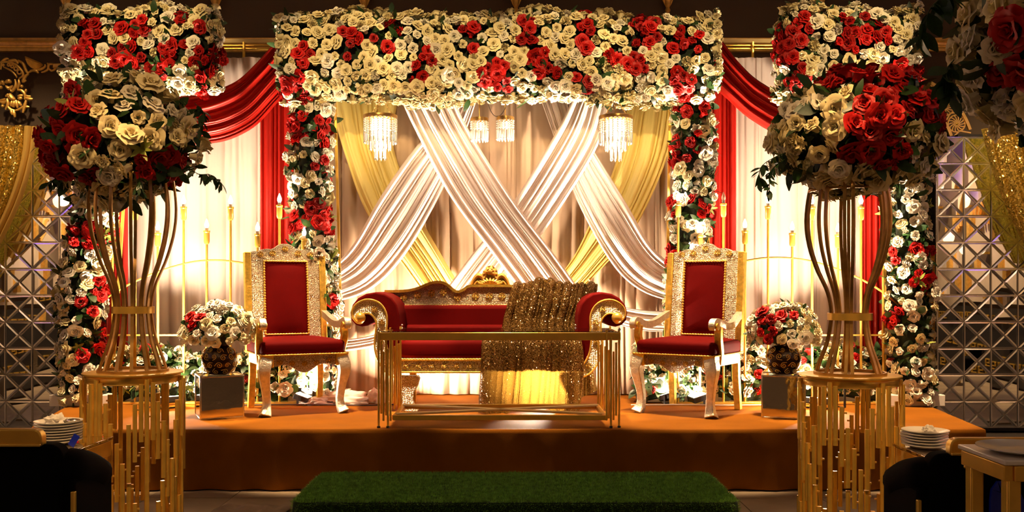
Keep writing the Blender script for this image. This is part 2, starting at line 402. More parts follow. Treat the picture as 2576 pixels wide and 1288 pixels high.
# carved gilt corbels hanging below the frieze
cb = MB().lathe([(.0, -.16), (.018, -.15), (.03, -.12), (.02, -.09), (.034, -.06), (.045, -.01), (.03, .04), (.05, .09), (.05, .2), (.04, .42)], 12)
for k in range(6):
    a = 2*PI*k/6; cb.tube([(.03*math.cos(a), .03*math.sin(a), -.06), (.055*math.cos(a), .055*math.sin(a), .02), (.05*math.cos(a), .05*math.sin(a), .12)], [.006, .016, .006], 6)
cme = cb.mesh('corbel', 'carved')
for k, px in enumerate((165, 543, 917, 1298, 1680, 2062)):
    p = P(px, 2, 10.42)
    tag(put('corbel', cme, None, (p.x, 10.42, p.z+.015)), 'gilded carved corbel high on the dark wall, number %s from the left end' % ('one', 'two', 'three', 'four', 'five', 'six')[k], 'corbel', 'gilded corbels along the top of the wall')

# gilded rococo ornament on the dark wall, left
dW = 10.38
orn = thing('wall_ornament', 'gilded rococo scroll ornament on dark wall beneath the picture rail', 'wall ornament', P(40, 220, dW))
def strokes(name, lst, m='carved'):
    mb = MB()
    for pts, r in lst:
        c = crom([P(x, y, dW) for x, y in pts], 14); n = len(c)
        rr = [(r*.8*dW/F)*(.35+.65*math.sin(PI*(.12+.8*i/(n-1)))) for i in range(n)]
        mb.sweep(c, lambda i: [(rr[i]*math.cos(2*PI*k/8), rr[i]*1.0*math.sin(2*PI*k/8)) for k in range(8)], up=(0, -1, 0))
    return mb.obj(name, m, orn, world=True)
strokes('outer_scroll', [([(0, 158), (18, 155), (40, 163), (55, 178), (58, 190), (47, 198)], 4.5), ([(8, 168), (28, 178), (40, 190), (42, 196)], 3.2),
   ([(45, 152), (58, 160), (66, 178), (72, 186)], 5), ([(22, 152), (38, 152), (46, 160)], 5), ([(0, 158), (14, 148), (22, 148)], 4), ([(2, 175), (4, 160), (12, 152)], 3)])
strokes('branch_scroll', [([(72, 186), (64, 192), (58, 205), (66, 202)], 5), ([(72, 182), (88, 176), (103, 174), (113, 168), (113, 162)], 4.5), ([(76, 178), (90, 178), (97, 184)], 5),
   ([(104, 182), (112, 180), (121, 174), (122, 163), (130, 161), (157, 163)], 4), ([(122, 172), (130, 178), (139, 173), (133, 169)], 3.5), ([(122, 163), (119, 158)], 3)])
MB().box(P(146, 166, dW), (.1, .05, .05)).obj('finial_block', 'carved', orn, world=True, bevel=.01)
mb = MB()
for k in range(16):
    u = k/15; c = P(64+36*u, 150+15*u, dW); mb.tube([c+Vector((0, 0, .03)), c+Vector((.03, -.03, 0)), c+Vector((.03, 0, -.075*math.sin(PI*min(1, .25+.75*u))))], [.008, .017, .006], 6)
mb.obj('feather_fan', 'carved', orn, world=True)
rg = [MB().tube([P(x+r*math.cos(a), y+r*math.sin(a), dW) for a in [2*PI*k/14 for k in range(14)]], .009, 6, True) for x, y, r in ((22, 163, 3), (31, 167, 3.6), (40, 173, 4.4), (49, 181, 5.4))]
for q in rg: q.obj('ring', 'carved', orn, world=True)
strokes('shell_fan', [([(23, 226), (14+3*k, 221-abs(3-k)*1.0-3)], 4) for k in range(7)] + [([(24, 236), (30, 246), (38, 251)], 8), ([(24, 240), (26, 250)], 7)])
strokes('leaf_scroll', [([(38, 200), (40, 212), (37, 221), (30, 230), (27, 226)], 5), ([(47, 200), (48, 212), (44, 224)], 4.5), ([(44, 226), (55, 228), (63, 238), (62, 250)], 5),
   ([(64, 232), (66, 224)], 4), ([(64, 240), (72, 243), (78, 242)], 4), ([(64, 246), (74, 249), (83, 249)], 5), ([(66, 252), (62, 268), (58, 284)], 5.5), ([(62, 268), (74, 269)], 4),
   ([(38, 278), (50, 274), (60, 266)], 4), ([(18, 266), (28, 276), (38, 278)], 4.5), ([(28, 276), (31, 289)], 5), ([(34, 277), (38, 295)], 5), ([(18, 248), (20, 262), (14, 276)], 5),
   ([(0, 256), (10, 258), (18, 252)], 5), ([(0, 252), (8, 251), (14, 248)], 4), ([(14, 243), (20, 238), (20, 246)], 4), ([(30, 254), (28, 268)], 5), ([(36, 254), (34, 270)], 6),
   ([(40, 252), (44, 271)], 5), ([(44, 254), (54, 266)], 5.5), ([(45, 248), (56, 247)], 5), ([(45, 242), (58, 240)], 5), ([(0, 212), (6, 206), (10, 214)], 6), ([(14, 208), (22, 204), (28, 208)], 7)])
mb = MB()
for x, y, r in ((7, 267, 4.5), (55, 217, 4), (8, 163, 4), (2, 220, 5)): mb.sphere(P(x, y, dW), r*dW/F)
mb.obj('bead', 'carved', orn, world=True)

# gilded fretwork arch, right
dA = 10.3; ac = P(2242, 392, dA); sc = dA/F; RO, RI = 208*sc, 158*sc
arch = thing('fretwork_arch', 'yellow gilded fretwork arch band with pinwheel cut-outs on dark wall', 'arch', ac)
def arc(r, a0, a1, n): return [ac+Vector((r*math.cos(a), 0, r*math.sin(a))) for a in [a0+(a1-a0)*k/(n-1) for k in range(n)]]
A0, A1 = .32, 2.8
for nm, r in (('outer_rim', RO), ('inner_rim', RI)): MB().bar(arc(r, A0, A1, 60), .032, .03, up=(0, 1, 0)).obj(nm, 'goldpaint', arch, world=True)
NW = 9
for k in range(NW):
    a = A0+(A1-A0)*(k+.5)/NW; rm = (RO+RI)/2; c = ac+Vector((rm*math.cos(a), 0, rm*math.sin(a))); pr = (RO-RI)*.43
    mb = MB().tube([c+Vector((pr*math.cos(t), 0, pr*math.sin(t))) for t in [2*PI*q/24 for q in range(24)]], .009, 6, True, up=(0, 1, 0))
    for q in range(14):
        t = 2*PI*q/14
        mb.bar([c+Vector((pr*s*math.cos(t+.55*s), 0, pr*s*math.sin(t+.55*s))) for s in (.1, .4, .7, 1)], .011, .014, up=(0, 1, 0))
    mb.sphere(c, .016); mb.obj('pinwheel', 'goldpaint', arch, world=True)
    a2 = A0+(A1-A0)*k/NW
    MB().bar([ac+Vector((r*math.cos(a2+q), 0, r*math.sin(a2+q))) for r, q in ((RI, -.04), (rm, .03), (RO, -.04))], .016, .014, up=(0, 1, 0)).obj('cross_bar', 'goldpaint', arch, world=True)
arc_in = [(p.x, p.z) for p in arc(RI, A0, A1, 40)]
MB().prism(arc_in, dA+.04, dA+.07).obj('dark_board', 'blackboard', arch, world=True)
# dark timber pier with a gilt strip, beside the right mirror wall
pier = thing('timber_pier', 'dark timber pier with carved gilt strip between flowers and mirror wall', 'pier', (P(2342, 700, 10.2).x, 10.2, 0))
MB().box((0, .1, 1.6), (.22, .15, 3.2)).obj('post', 'blackboard', pier, bevel=.01)
mb = MB()
for k in range(16):
    z = .75+k*.075; mb.tube([(-.03, 0, z-.03), (.03, -.03, z), (-.03, 0, z+.03)], [.006, .02, .006], 6); mb.tube([(.05, 0, z-.03), (0, -.03, z), (.05, 0, z+.03)], [.005, .015, .005], 6)
mb.box((0, .01, 1.33), (.11, .02, 1.24)); mb.obj('carved_strip', 'carved', pier)

# mirror walls: every facet a bevelled triangle of its own
def facet_mesh():
    s = .1375; e = .0035; tri = [(-s+e, s-e*.4), (s-e, s-e*.4), (0, e*1.4)]
    cx = sum(p[0] for p in tri)/3; cz = sum(p[1] for p in tri)/3; f = .76
    inn = [(cx+(x-cx)*f, cz+(z-cz)*f) for x, z in tri]
    mb = MB(); mb.v = [(x, .0, z) for x, z in tri]+[(x, -.0024, z) for x, z in inn]
    mb.f = [(3, 5, 4), (0, 3, 4, 1), (1, 4, 5, 2), (2, 5, 3, 0)]
    me = mb.mesh('mirror_facet', 'mirror', 0); me.materials.append(M['mirror_edge'])
    for f_ in me.polygons[1:]: f_.material_index = 1
    return me
fac = facet_mesh()
def mirror_wall(x0, cols, z0, rows, y, label, skip=lambda i, j: False):
    t = thing('mirror_wall', label, 'mirror wall', (x0, y, 0))
    MB().box((cols*.28/2, .02, z0+rows*.275/2), (cols*.28+.01, .03, rows*.275+.01)).obj('backing_board', 'silver', t)
    for i in range(cols):
        for j in range(rows):
            if skip(i, j): continue
            for k in range(4):
                put('mirror_facet', fac, t, (i*.28+.14, 0, z0+j*.275+.1375), (R.gauss(0, .022), k*PI/2, R.gauss(0, .022)), (1.018 if k % 2 == 0 else 1, 1, .982 if k % 2 == 0 else 1.018))
    return t
dM = 9.94
xr = P(82, 0, dM).x-.28*3; mirror_wall(xr, 5, .04, 11, dM, 'wall of bevelled triangular mirror tiles beside the gold sequin curtain, left of the stage')
xl = P(2357, 0, dM).x; mirror_wall(xl, 5, .04, 11, dM, 'wall of bevelled triangular mirror tiles beside the dark timber pier, right of the stage')
dk = MB().box((-5.0, 10.12, 1.55), (2.6, .3, 3.1)).box((5.66, 10.12, 1.55), (2.0, .3, 3.1)).obj('wall_niche', 'blackboard', smooth=0); struct(dk)

# gold sequin curtains over the mirror walls
t = thing('sequin_curtain', 'glittering gold sequin curtain tied back at far left over mirror tiles', 'curtain', P(20, 330, 9.75))
drape('cloth', 'sequin_gold', [P(-190, 318, 9.75), P(-190, 450, 9.75), P(-200, 640, 9.75), P(-190, 1000, 9.75)], [P(66, 318, 9.75), P(58, 400, 9.75), P(28, 500, 9.75), P(-35, 640, 9.75)], 9, .09, t, 4)
drape('tulle_border', 'goldsheer', [P(64, 318, 9.73), P(56, 400, 9.73), P(26, 500, 9.73), P(-37, 640, 9.73)], [P(96, 319, 9.73), P(84, 400, 9.73), P(52, 510, 9.73), P(-20, 660, 9.73)], 2, .05, t, 5)
t = thing('sequin_curtain', 'gold sequin curtain falling aslant over mirror tiles beside the hanging bouquet', 'curtain', P(2560, 330, 9.75))
drape('cloth', 'sequin_gold', [P(2468, 325, 9.75), P(2496, 430, 9.75), P(2538, 540, 9.75), P(2600, 660, 9.75)], [P(2760, 325, 9.75), P(2760, 430, 9.75), P(2760, 540, 9.75), P(2740, 660, 9.75)], 9, .09, t, 8)

# ------------------------------------------------------------------ stage and turf step
st = thing('stage', 'low stage covered in brown cloth with dark front skirt', 'stage', (0, 7.06, 0))
def edge(y, s):        # half width of the platform at depth y
    u = (y-7.06)/2.4
    return (3.5+.34*u) if s > 0 else -(3.58+.62*u)
def top_z(x, y):
    return STZ+.0035*noise.noise(Vector((x*1.2, y*5, 0)))+.0018*noise.noise(Vector((x*4, y*14, 3)))
rows = []; NX, NY = 150, 46
for j in range(NY+1):
    y = 7.06+(9.46-7.06)*j/NY; row = []
    for i in range(NX+1):
        u = i/NX; x = edge(y, -1)*(1-u)+edge(y, 1)*u
        row.append(Vector((x, y, top_z(x, y))))
    rows.append(row)
MB().grid(rows).obj('top_cloth', 'stage', st, 180, world=True)
sk = []; n = 200
path = [(edge(9.4-k*.06, -1), 9.4-k*.06) for k in range(39)]+[(edge(7.06, -1)*(1-k/150)+edge(7.06, 1)*k/150, 7.06) for k in range(151)]+[(edge(7.06+k*.06, 1), 7.06+k*.06) for k in range(1, 40)]
for z_, out in ((STZ+.002, 0), (STZ-.008, .012), (STZ-.03, .016), (.3, .02), (.15, .024), (.01, .03)):
    row = []
    for k, (x, y) in enumerate(path):
        w = 1+.9*math.sin(k*.9+noise.noise(Vector((k*.11, 0, 0)))*4)*(STZ-z_)/STZ
        nx, ny = (-1, 0) if k < 39 else ((0, -1) if k < 190 else (1, 0))
        row.append(Vector((x+nx*out*w, y+ny*out*w, z_ if z_ > STZ-.02 else z_)))
    sk.append(row)
for i, (x, y) in enumerate(path): sk[0][i].z = top_z(x, y)
MB().grid(sk).obj('skirt', 'stage', st, 180, world=True)
MB().box((0, 8.27, .2), (6.9, 2.3, .4)).obj('platform', 'blackboard', st, world=True)

ts = thing('turf_step', 'step covered in green artificial turf in front of stage', 'step', (.02, 6.22, 0))
def rr_poly(hx, hy, r, n=6):
    o = []
    for cx, cy, a0 in ((hx-r, hy-r, 0), (-hx+r, hy-r, PI/2), (-hx+r, -hy+r, PI), (hx-r, -hy+r, 1.5*PI)):
        o += [(cx+r*math.cos(a0+PI/2*k/n), cy+r*math.sin(a0+PI/2*k/n)) for k in range(n+1)]
    return o
rows = []
for sc_, z in ((1.012, .0), (1.006, .1), (1.0, .185), (.992, .198), (.97, .2), (.6, .202), (.05, .203)):
    rows.append([Vector((x*sc_, y*sc_, z)) for x, y in rr_poly(1.36, .46, .09)])
MB().grid(rows, closed_u=True).obj('turf_backing', 'turfbase', ts, 40)
gb = MB(); rg = random.Random(3)
def blade(x, y, z, nx, ny, nz):
    h = rg.uniform(.012, .026); a = rg.uniform(0, 2*PI); w = .0035; l = Vector((rg.gauss(0, .6), rg.gauss(0, .6), rg.gauss(0, .3)))+Vector((nx, ny, nz))*1.6
    l.normalize(); p = Vector((x, y, z)); s = Vector((math.cos(a), math.sin(a), 0))*w
    o = len(gb.v); gb.v += [tuple(p-s), tuple(p+s), tuple(p+l*h)]; gb.f.append((o, o+1, o+2))
for k in range(70000):
    x, y = rg.uniform(-1.35, 1.35), rg.uniform(-.455, .455)
    if abs(x) > 1.27 and abs(y) > .37 and math.hypot(abs(x)-1.27, abs(y)-.37) > .09: continue
    blade(x, y, .198, 0, 0, 1)
for k in range(16000): blade(rg.uniform(-1.33, 1.33), -.462, rg.uniform(.0, .195), 0, -1, .2)
for s in (-1, 1):
    for k in range(3000): blade(s*1.365, rg.uniform(-.4, .42), rg.uniform(0, .195), s, 0, .2)
g = gb.obj('turf_pile', 'turf', ts, 0); g['kind'] = 'stuff'
# crumpled mat beside the turf step
mb = MB(); rows = []
for j in range(12):
    rows.append([Vector((-1.98+.5*i/15+.04*noise.noise(Vector((j*.3, i*.2, 1))), 5.75+.75*j/11, .012+.05*abs(noise.noise(Vector((i*.25, j*.3, 5))))*(1 if 0 < j < 11 else .3))) for i in range(16)])
tag(mb.grid(rows).obj('crumpled_mat', mat('dusty_mat', (.22, .15, .09), .9, var=.3), smooth=180), 'crumpled dusty brown mat lying on floor beside the turf step', 'mat')

# ------------------------------------------------------------------ backdrop cloths
bd = 9.35
t = thing('backdrop_curtain', 'long pleated ivory backdrop curtain behind the crossed drapes and sofa', 'curtain', (P(1265, 0, bd).x, bd, STZ))
def hang(px0, px1, d, top, m, parent, n, amp, seed, name='cloth', bot=STZ+.01):
    x0, x1 = (px0-CX)/F*d, (px1-CX)/F*d
    return drape(name, m, [(x0, d, top), (x0, d, (top+bot)/2), (x0, d, bot)], [(x1, d, top), (x1, d, (top+bot)/2), (x1, d, bot)], n, amp, parent, seed, nv=12, drift=.006)
hang(815, 1715, bd, 3.7, 'backcloth', t, 30, .06, 11)
t = thing('side_curtain', 'pleated sheer side curtain left of the floral gate, behind the red swag', 'curtain', (P(520, 0, 9.25).x, 9.25, STZ))
hang(290, 745, 9.25, 3.72, 'sheer', t, 17, .05, 21)
t = thing('side_curtain', 'pleated sheer side curtain right of the floral gate, behind the red swag', 'curtain', (P(2000, 0, 9.25).x, 9.25, STZ))
hang(1785, 2215, 9.25, 3.72, 'sheer', t, 16, .05, 22)
def pts(d, *a): return [P(x, y, d) for x, y in a]
def swag(name, label, m, L, Q, d, n, amp, seed, part='cloth', **k):
    t = thing(name, label, 'drape', P((L[0][0]+Q[0][0])/2, (L[0][1]+Q[0][1])/2, d), group='cloths draped over the backdrop')
    drape(part, m, pts(d, *L), pts(d, *Q), n, amp, t, seed, **k); return t
swag('satin_drape', 'yellow satin drape slanting down from the top left of the backdrop', 'yellow',
     [(828, 250), (868, 390), (925, 540), (1030, 690), (1080, 760)], [(1000, 250), (990, 370), (1050, 530), (1110, 640), (1170, 740)], 9.22, 8, .06, 31)
swag('satin_drape', 'yellow satin drape slanting down from the top right of the backdrop', 'yellow',
     [(1702, 250), (1680, 390), (1600, 570), (1500, 690), (1430, 760)], [(1580, 250), (1545, 420), (1485, 560), (1440, 650), (1370, 740)], 9.22, 8, .06, 32)
swag('satin_drape', 'white satin drape gathered low towards the left flower column, passing under the crossing', 'satin',
     [(1150, 250), (1100, 330), (1050, 365), (960, 490), (885, 620), (815, 690)], [(1200, 250), (1165, 350), (1112, 480), (1020, 640), (930, 730), (815, 768)], 9.15, 11, .045, 33)
swag('satin_drape', 'white satin drape gathered low towards the right flower column, passing under the crossing', 'satin',
     [(1440, 250), (1462, 330), (1492, 375), (1575, 510), (1640, 620), (1722, 692)], [(1360, 250), (1395, 350), (1440, 480), (1530, 650), (1610, 730), (1722, 768)], 9.15, 11, .045, 34)
swag('satin_drape', 'white satin drape from upper right down to the left, under its crossing twin', 'satin',
     [(1440, 250), (1395, 340), (1290, 510), (1195, 630), (1120, 730)], [(1535, 250), (1500, 375), (1385, 560), (1300, 670), (1230, 760)], 9.08, 9, .042, 35)
swag('satin_drape', 'white satin drape from upper left down to the right, over its crossing twin', 'satin',
     [(1008, 250), (1048, 335), (1130, 490), (1240, 640), (1330, 760)], [(1140, 250), (1190, 345), (1300, 515), (1395, 640), (1480, 760)], 9.01, 10, .042, 36)
swag('satin_drape', 'short pale drape looped low behind the right throne chair, below the white drapes', 'satin',
     [(1480, 700), (1540, 760), (1620, 780), (1722, 782)], [(1480, 770), (1540, 810), (1620, 832), (1722, 836)], 9.2, 5, .04, 37)
swag('satin_drape', 'short pale drape looped low behind the left throne chair, below the white drapes', 'satin',
     [(1010, 800), (960, 835), (900, 850), (820, 856)], [(1010, 850), (960, 868), (900, 880), (820, 890)], 9.2, 5, .04, 38)
def red_swag(label, L, Q, d, seed):
    t = thing('swag_drape', label, 'drape', P(L[0][0], L[0][1], d), group='red swags beside the floral gate')
    drape('cloth', 'redcloth', pts(d, *L), pts(d, *Q), 8, .09, t, seed, nu=110, nv=40)
red_swag('red satin swag looping from the floral gate to the left flower panel', [(700, 100), (645, 162), (588, 210), (500, 238), (400, 238), (300, 180)],
         [(735, 215), (695, 262), (632, 325), (540, 360), (420, 350), (300, 240)], 9.0, 41)
red_swag('red satin swag looping from the floral gate to the right flower panel', [(1812, 100), (1858, 160), (1910, 207), (1990, 245), (2090, 245), (2200, 180)],
         [(1780, 205), (1832, 252), (1890, 302), (1975, 344), (2085, 340), (2200, 240)], 9.0, 42)
for px0, px1, lab, sd in ((656, 738, 'red satin curtain hanging straight beside the left gate column', 51), (1782, 1852, 'red satin curtain hanging straight beside the right gate column', 52),
                          (272, 322, 'red satin curtain at the outer edge of the left side curtain', 53), (2163, 2222, 'red satin curtain at the outer edge of the right side curtain', 54)):
    t = thing('red_curtain', lab, 'curtain', P((px0+px1)/2, 1000, 9.1), group='red curtains')
    hang(px0, px1, 9.1, 3.35, 'redcloth', t, 5, .06, sd)
# pipe-and-board frame that carries the cloths
fr = thing('backdrop_frame', 'gilded wooden frame carrying the curtains, seen above the red swags', 'frame', (0, 9.35, STZ))
def frame_bar(px0, px1, py0, py1, y, m='wood'):
    a, b = P(px0, py0, y), P(px1, py1, y)
    MB().box(((a.x+b.x)/2, y, (a.z+b.z)/2), (abs(a.x-b.x), .04, abs(a.z-b.z))).obj('frame_bar', m, fr, world=True, bevel=.004)
for a, b in ((280, 760), (1770, 2230)):
    frame_bar(a, b, 98, 109, 9.38); frame_bar(a, b, 113, 117, 9.40, 'goldpaint'); frame_bar(a, b, 121, 125, 9.40, 'goldpaint'); frame_bar(a, b, 163, 174, 9.33)
for px in (290, 613, 745, 1785, 1893, 2215): frame_bar(px-2, px+3, 105, 998, 9.36, 'goldpaint')
# ------------------------------------------------------------------ flowers
def rose_geo(seed, openness=1.0):
    r = random.Random(seed); mb = MB()
    # spiral heart
    k = 16; rows = [[], []]
    for i in range(k+1):
        a = i/k*PI*3.4; q = .025+.085*i/k
        rows[0].append(Vector((q*math.cos(a)*.8, q*math.sin(a)*.8, .05))); rows[1].append(Vector((q*math.cos(a), q*math.sin(a),   .43-.05*i/k)))
    mb.grid(rows)
    def petal(ang, hw, r0, r1, z0, z1, curl, nu=7, nv=6):
        rows = []; off = r.uniform(-.02, .02); tip = r.uniform(-.03, .03); rf = r.uniform(0, 6)
        for j in range(nv):
            t = j/(nv-1); row = []
            rad = r0+(r1-r0)*t**1.3; z = z0+(z1-z0)*math.sin(t*PI/2)
            if j == nv-1: rad += curl; z -= curl*.55
            wid = hw*(.45+.55*math.sin(PI*(.15+.6*t)))
            for i in range(nu):
                u = -1+2*i/(nu-1); a = ang+wid*u
                zz = z-(.09*u*u*t*(z1-z0+.15))+.022*math.sin(rf+u*4)*t+tip*t
                rr_ = rad*(1-.10*u*u*(1-t))+off*t+.030*math.sin(rf*2+u*4)*t
                row.append(Vector((rr_*math.cos(a), rr_*math.sin(a), zz)))
            rows.append(row)
        mb.grid(rows)
    o = openness
    for n, hw, r0, r1, z0, z1, cu in ((3, 1.15, .06, .15, .0, .42, .01), (4, 1.0, .10, .25*o, -.05, .42, .02), (5, .84, .13, .35*o, -.12, .36, .05), (5, .80, .14, .43*o, -.18, .25*(2-o), .085)):
        a0 = r.uniform(0, 6)
        for i in range(n): petal(a0+2*PI*i/n+r.uniform(-.12, .12), hw*r.uniform(.85, 1.1), r0, r1*r.uniform(.88, 1.1), z0, z1*r.uniform(.85, 1.1), cu)
    return mb
def ruffle_geo(seed, n=70):
    r = random.Random(seed); mb = MB()
    for k in range(n):
        z = r.uniform(-.1, 1); a = r.uniform(0, 2*PI); q = math.sqrt(1-z*z*.98); nrm = Vector((q*math.cos(a), q*math.sin(a), z)).normalized()
        s = nrm.cross(Vector((r.gauss(0, 1), r.gauss(0, 1), r.gauss(0, 1)))).normalized(); t = nrm.cross(s)
        b = nrm*.12; w = .13; tip = nrm*r.uniform(.36, .5)
        mb.grid([[b-s*.03, b, b+s*.03], [tip*.8-s*w*.8-t*.02, tip*.85+t*.05, tip*.8+s*w*.8-t*.02], [tip-s*w+t*.05, tip*1.02-t*.04, tip+s*w+t*.05]])
    return mb
def leaf_geo(mb, M4, L=1.0, w=.42, bend=.25):
    rows = []
    for j in range(5):
        t = j/4; ww = w*math.sin(PI*(.06+.90*t))**.9*.5; z = -bend*t*t
        rows.append([M4 @ Vector((-ww*L, t*L, (z+.10*ww)*L)), M4 @ Vector((0, t*L, z*L)), M4 @ Vector((ww*L, t*L, (z+.10*ww)*L))])
    mb.grid(rows)
ROSES = {c: [rose_geo(s, o).mesh('rose_petals', m, 180) for s, o in ((1, 1), (2, 1.06), (3, .88), (4, .76), (5, 1.14), (6, .68))] for c, m in (('cream', 'creamrose'), ('white', 'whiterose'), ('red', 'redrose'), ('pink', 'pinkrose'))}
RUFF = {c: [ruffle_geo(s).mesh('ruffled_petals', m, 180) for s in (1, 2)] for c, m in (('cream', 'creamrose'), ('white', 'whiterose'), ('pink', 'pinkrose'))}
LEAVES = []
for bnd, w in ((.2, .45), (.35, .38), (.1, .55)):
    mb = MB(); leaf_geo(mb, Matrix.Identity(4), 1, w, bnd); LEAVES.append(mb.mesh('leaf_blade', 'leaf', 180))
def orient(n, rng, spin=True, jit=.3):
    n = Vector(n)+Vector((rng.gauss(0, jit), rng.gauss(0, jit), rng.gauss(0, jit))); n.normalize()
    q = n.to_track_quat('Z', 'Y')
    if spin: q = q @ Euler((0, 0, rng.uniform(0, 2*PI))).to_quaternion()
    return q
def arrange(t, sampler, count, mind, size, red=None, seed=1, leaves=60, leaf_size=(.07, .12), foliage=250, white=.35, pink=0, ruff=.05, tries=60, sprigs=0, jit=.3, keep=300, dip=.02):
    """roses, large leaves and filler leaves over a surface; each bloom is an object"""
    rng = random.Random(seed); base = ROOT[t.name]; got = []
    k = 0; cell = {}
    while len(got) < count and k < count*tries:
        k += 1; p, n = sampler(rng)
        if p is None: continue
        s = rng.uniform(*size); c = (int(p.x//mind), int(p.y//mind), int(p.z//mind)); ok = True
        for a in (-1, 0, 1):
            for b in (-1, 0, 1):
                for e in (-1, 0, 1):
                    for q in cell.get((c[0]+a, c[1]+b, c[2]+e), ()):
                        if (q-p).length < mind: ok = False; break
                    if not ok: break
                if not ok: break
            if not ok: break
        if not ok: continue
        cell.setdefault(c, []).append(p); got.append((p, n, s))
    got.sort(key=lambda g: (g[1].y > .2, g[0].y))
    nw = 0; rest = MB()
    for p, n, s in got:
        isred = red(*PX(p)) if red else False
        if isred: c, nm = 'red', 'red_rose'; s *= 1.06
        elif rng.random() < pink: c, nm = 'pink', 'pink_rose'
        else: c, nm = ('white' if rng.random() < white else 'cream'), 'white_rose'
        me = rng.choice(RUFF[c]) if (c in RUFF and rng.random() < ruff) else rng.choice(ROSES[c])
        q = orient(n, rng, jit=jit); pos = p+Vector(n)*rng.uniform(-dip, dip)
        if nm == 'white_rose':
            nw += 1
            if nw > keep:
                mt = Matrix.LocRotScale(pos-base, q, (s,)*3); rest.add([mt @ v.co for v in me.vertices], [tuple(f.vertices) for f in me.polygons]); continue
        o = put(nm, me, t, pos-base, None, s); o.rotation_euler = q.to_euler()
    if rest.v: rest.obj('rose_filling', 'creamrose', t, 180)['kind'] = 'stuff'
    for _ in range(leaves):
        p, n = sampler(rng)
        if p is None: continue
        tang = orient(n, rng, True, .5) @ Euler((rng.uniform(.5, 1.2), 0, 0)).to_quaternion()
        o = put('leaf', rng.choice(LEAVES), t, p+Vector(n)*.0-base, None, rng.uniform(*leaf_size)); o.rotation_euler = tang.to_euler()
    mb = MB(); sp = MB()
    for _ in range(foliage):
        p, n = sampler(rng)
        if p is None: continue
        q = orient(n, rng, True, .6) @ Euler((rng.uniform(.2, 1.3), 0, 0)).to_quaternion()
        leaf_geo(mb, Matrix.LocRotScale(p-Vector(n)*.05-base, q, (1, 1, 1)), rng.uniform(leaf_size[0]*.6, leaf_size[1]*.95), rng.uniform(.35, .55))
    if foliage: mb.obj('foliage', 'leaf', t, 180)['kind'] = 'stuff'
    for _ in range(sprigs):
        p, n = sampler(rng)
        if p is None: continue
        q = orient(n, rng, True, .5)
        for z in range(7):
            a = rng.uniform(0, 6); leaf_geo(sp, Matrix.LocRotScale(p-base, q @ Euler((.9, 0, a)).to_quaternion(), (1, 1, 1)) @ Matrix.Translation((0, 0, 0)), rng.uniform(.05, .10), .3)
    if sprigs: sp.obj('sprig', 'sprig', t, 180)['kind'] = 'stuff'
def clusters(lst):
    return lambda x, y: any((x-a)**2+(y-b)**2 < r*r*.64 for a, b, r in lst)
def bumpy(p, s, a): return 1+a*noise.noise(Vector(p)*s)

# samplers
def beam_s(cx, cy, cz, hx, hy, hz, back=.5):
    c = Vector((cx, cy, cz))
    def f(rng):
        while True:
            a = rng.uniform(0, 2*PI)
            if math.sin(a) < back: break
        e = .55
        def se(t): return math.copysign(abs(t)**e, t)
        if rng.random() < .12:            # end caps
            s = rng.choice((-1, 1)); q = math.sqrt(rng.random())
            y, z = hy*se(math.sin(a))*q, hz*se(math.cos(a))*q
            p = Vector((s*(hx+.04-.06*q), y, z)); n = Vector((s, y*.8, z*.8)).normalized()
        else:
            u = rng.uniform(-1, 1); y, z = hy*se(math.sin(a)), hz*se(math.cos(a))
            n = Vector((0, math.sin(a)*(hz/hy)**.3, math.cos(a))).normalized(); n = Vector((.9*max(0, abs(u)-.9)*10*math.copysign(1, u)*.4, n.y, n.z)).normalized()
            b = bumpy((u*hx+cx, a, cz), 2.6, .24)
            p = Vector((u*hx, y*b, z*b+.03*math.sin(u*7)))
        return c+p, n
    return f
def column_s(pathpts, r, half=False):
    pts_ = crom(pathpts, 60)
    def f(rng):
        i = rng.randrange(59); p = pts_[i].lerp(pts_[i+1], rng.random()); a = rng.uniform(0, 2*PI)
        if math.sin(a) > .75: return None, None
        n = Vector((math.cos(a), math.sin(a), rng.gauss(0, .25))).normalized()
        rr_ = r*bumpy((p.x, a, p.z), 2.5, .3)
        return p+Vector((math.cos(a), math.sin(a), 0))*rr_, n
    return f
def ball_s(c, sx, sy, sz, zmin=-1.0, bump=.16, seed=0):
    c = Vector(c)
    def f(rng):
        while True:
            z = rng.uniform(-1, 1)
            if z > zmin: break
        a = rng.uniform(0, 2*PI); q = math.sqrt(1-z*z); n = Vector((q*math.cos(a), q*math.sin(a), z))
        b = bumpy(n+Vector((seed, 0, 0)), 1.7, bump)
        return c+Vector((n.x*sx, n.y*sy, n.z*sz))*b, n
    return f
def mound_s(x0, x1, y, z, ry, rz):
    def f(rng):
        x = rng.uniform(x0, x1); a = rng.uniform(-.25, PI*.75)   # from the front foot over the crest
        n = Vector((rng.gauss(0, .2), -math.cos(a), math.sin(a)+.15)).normalized()
        b = bumpy((x, a, y), 3, .4)
        return Vector((x, y-ry*math.cos(a)*b, z+max(.03, rz*(.25+.75*math.sin(max(a, 0))))*b)), n
    return f

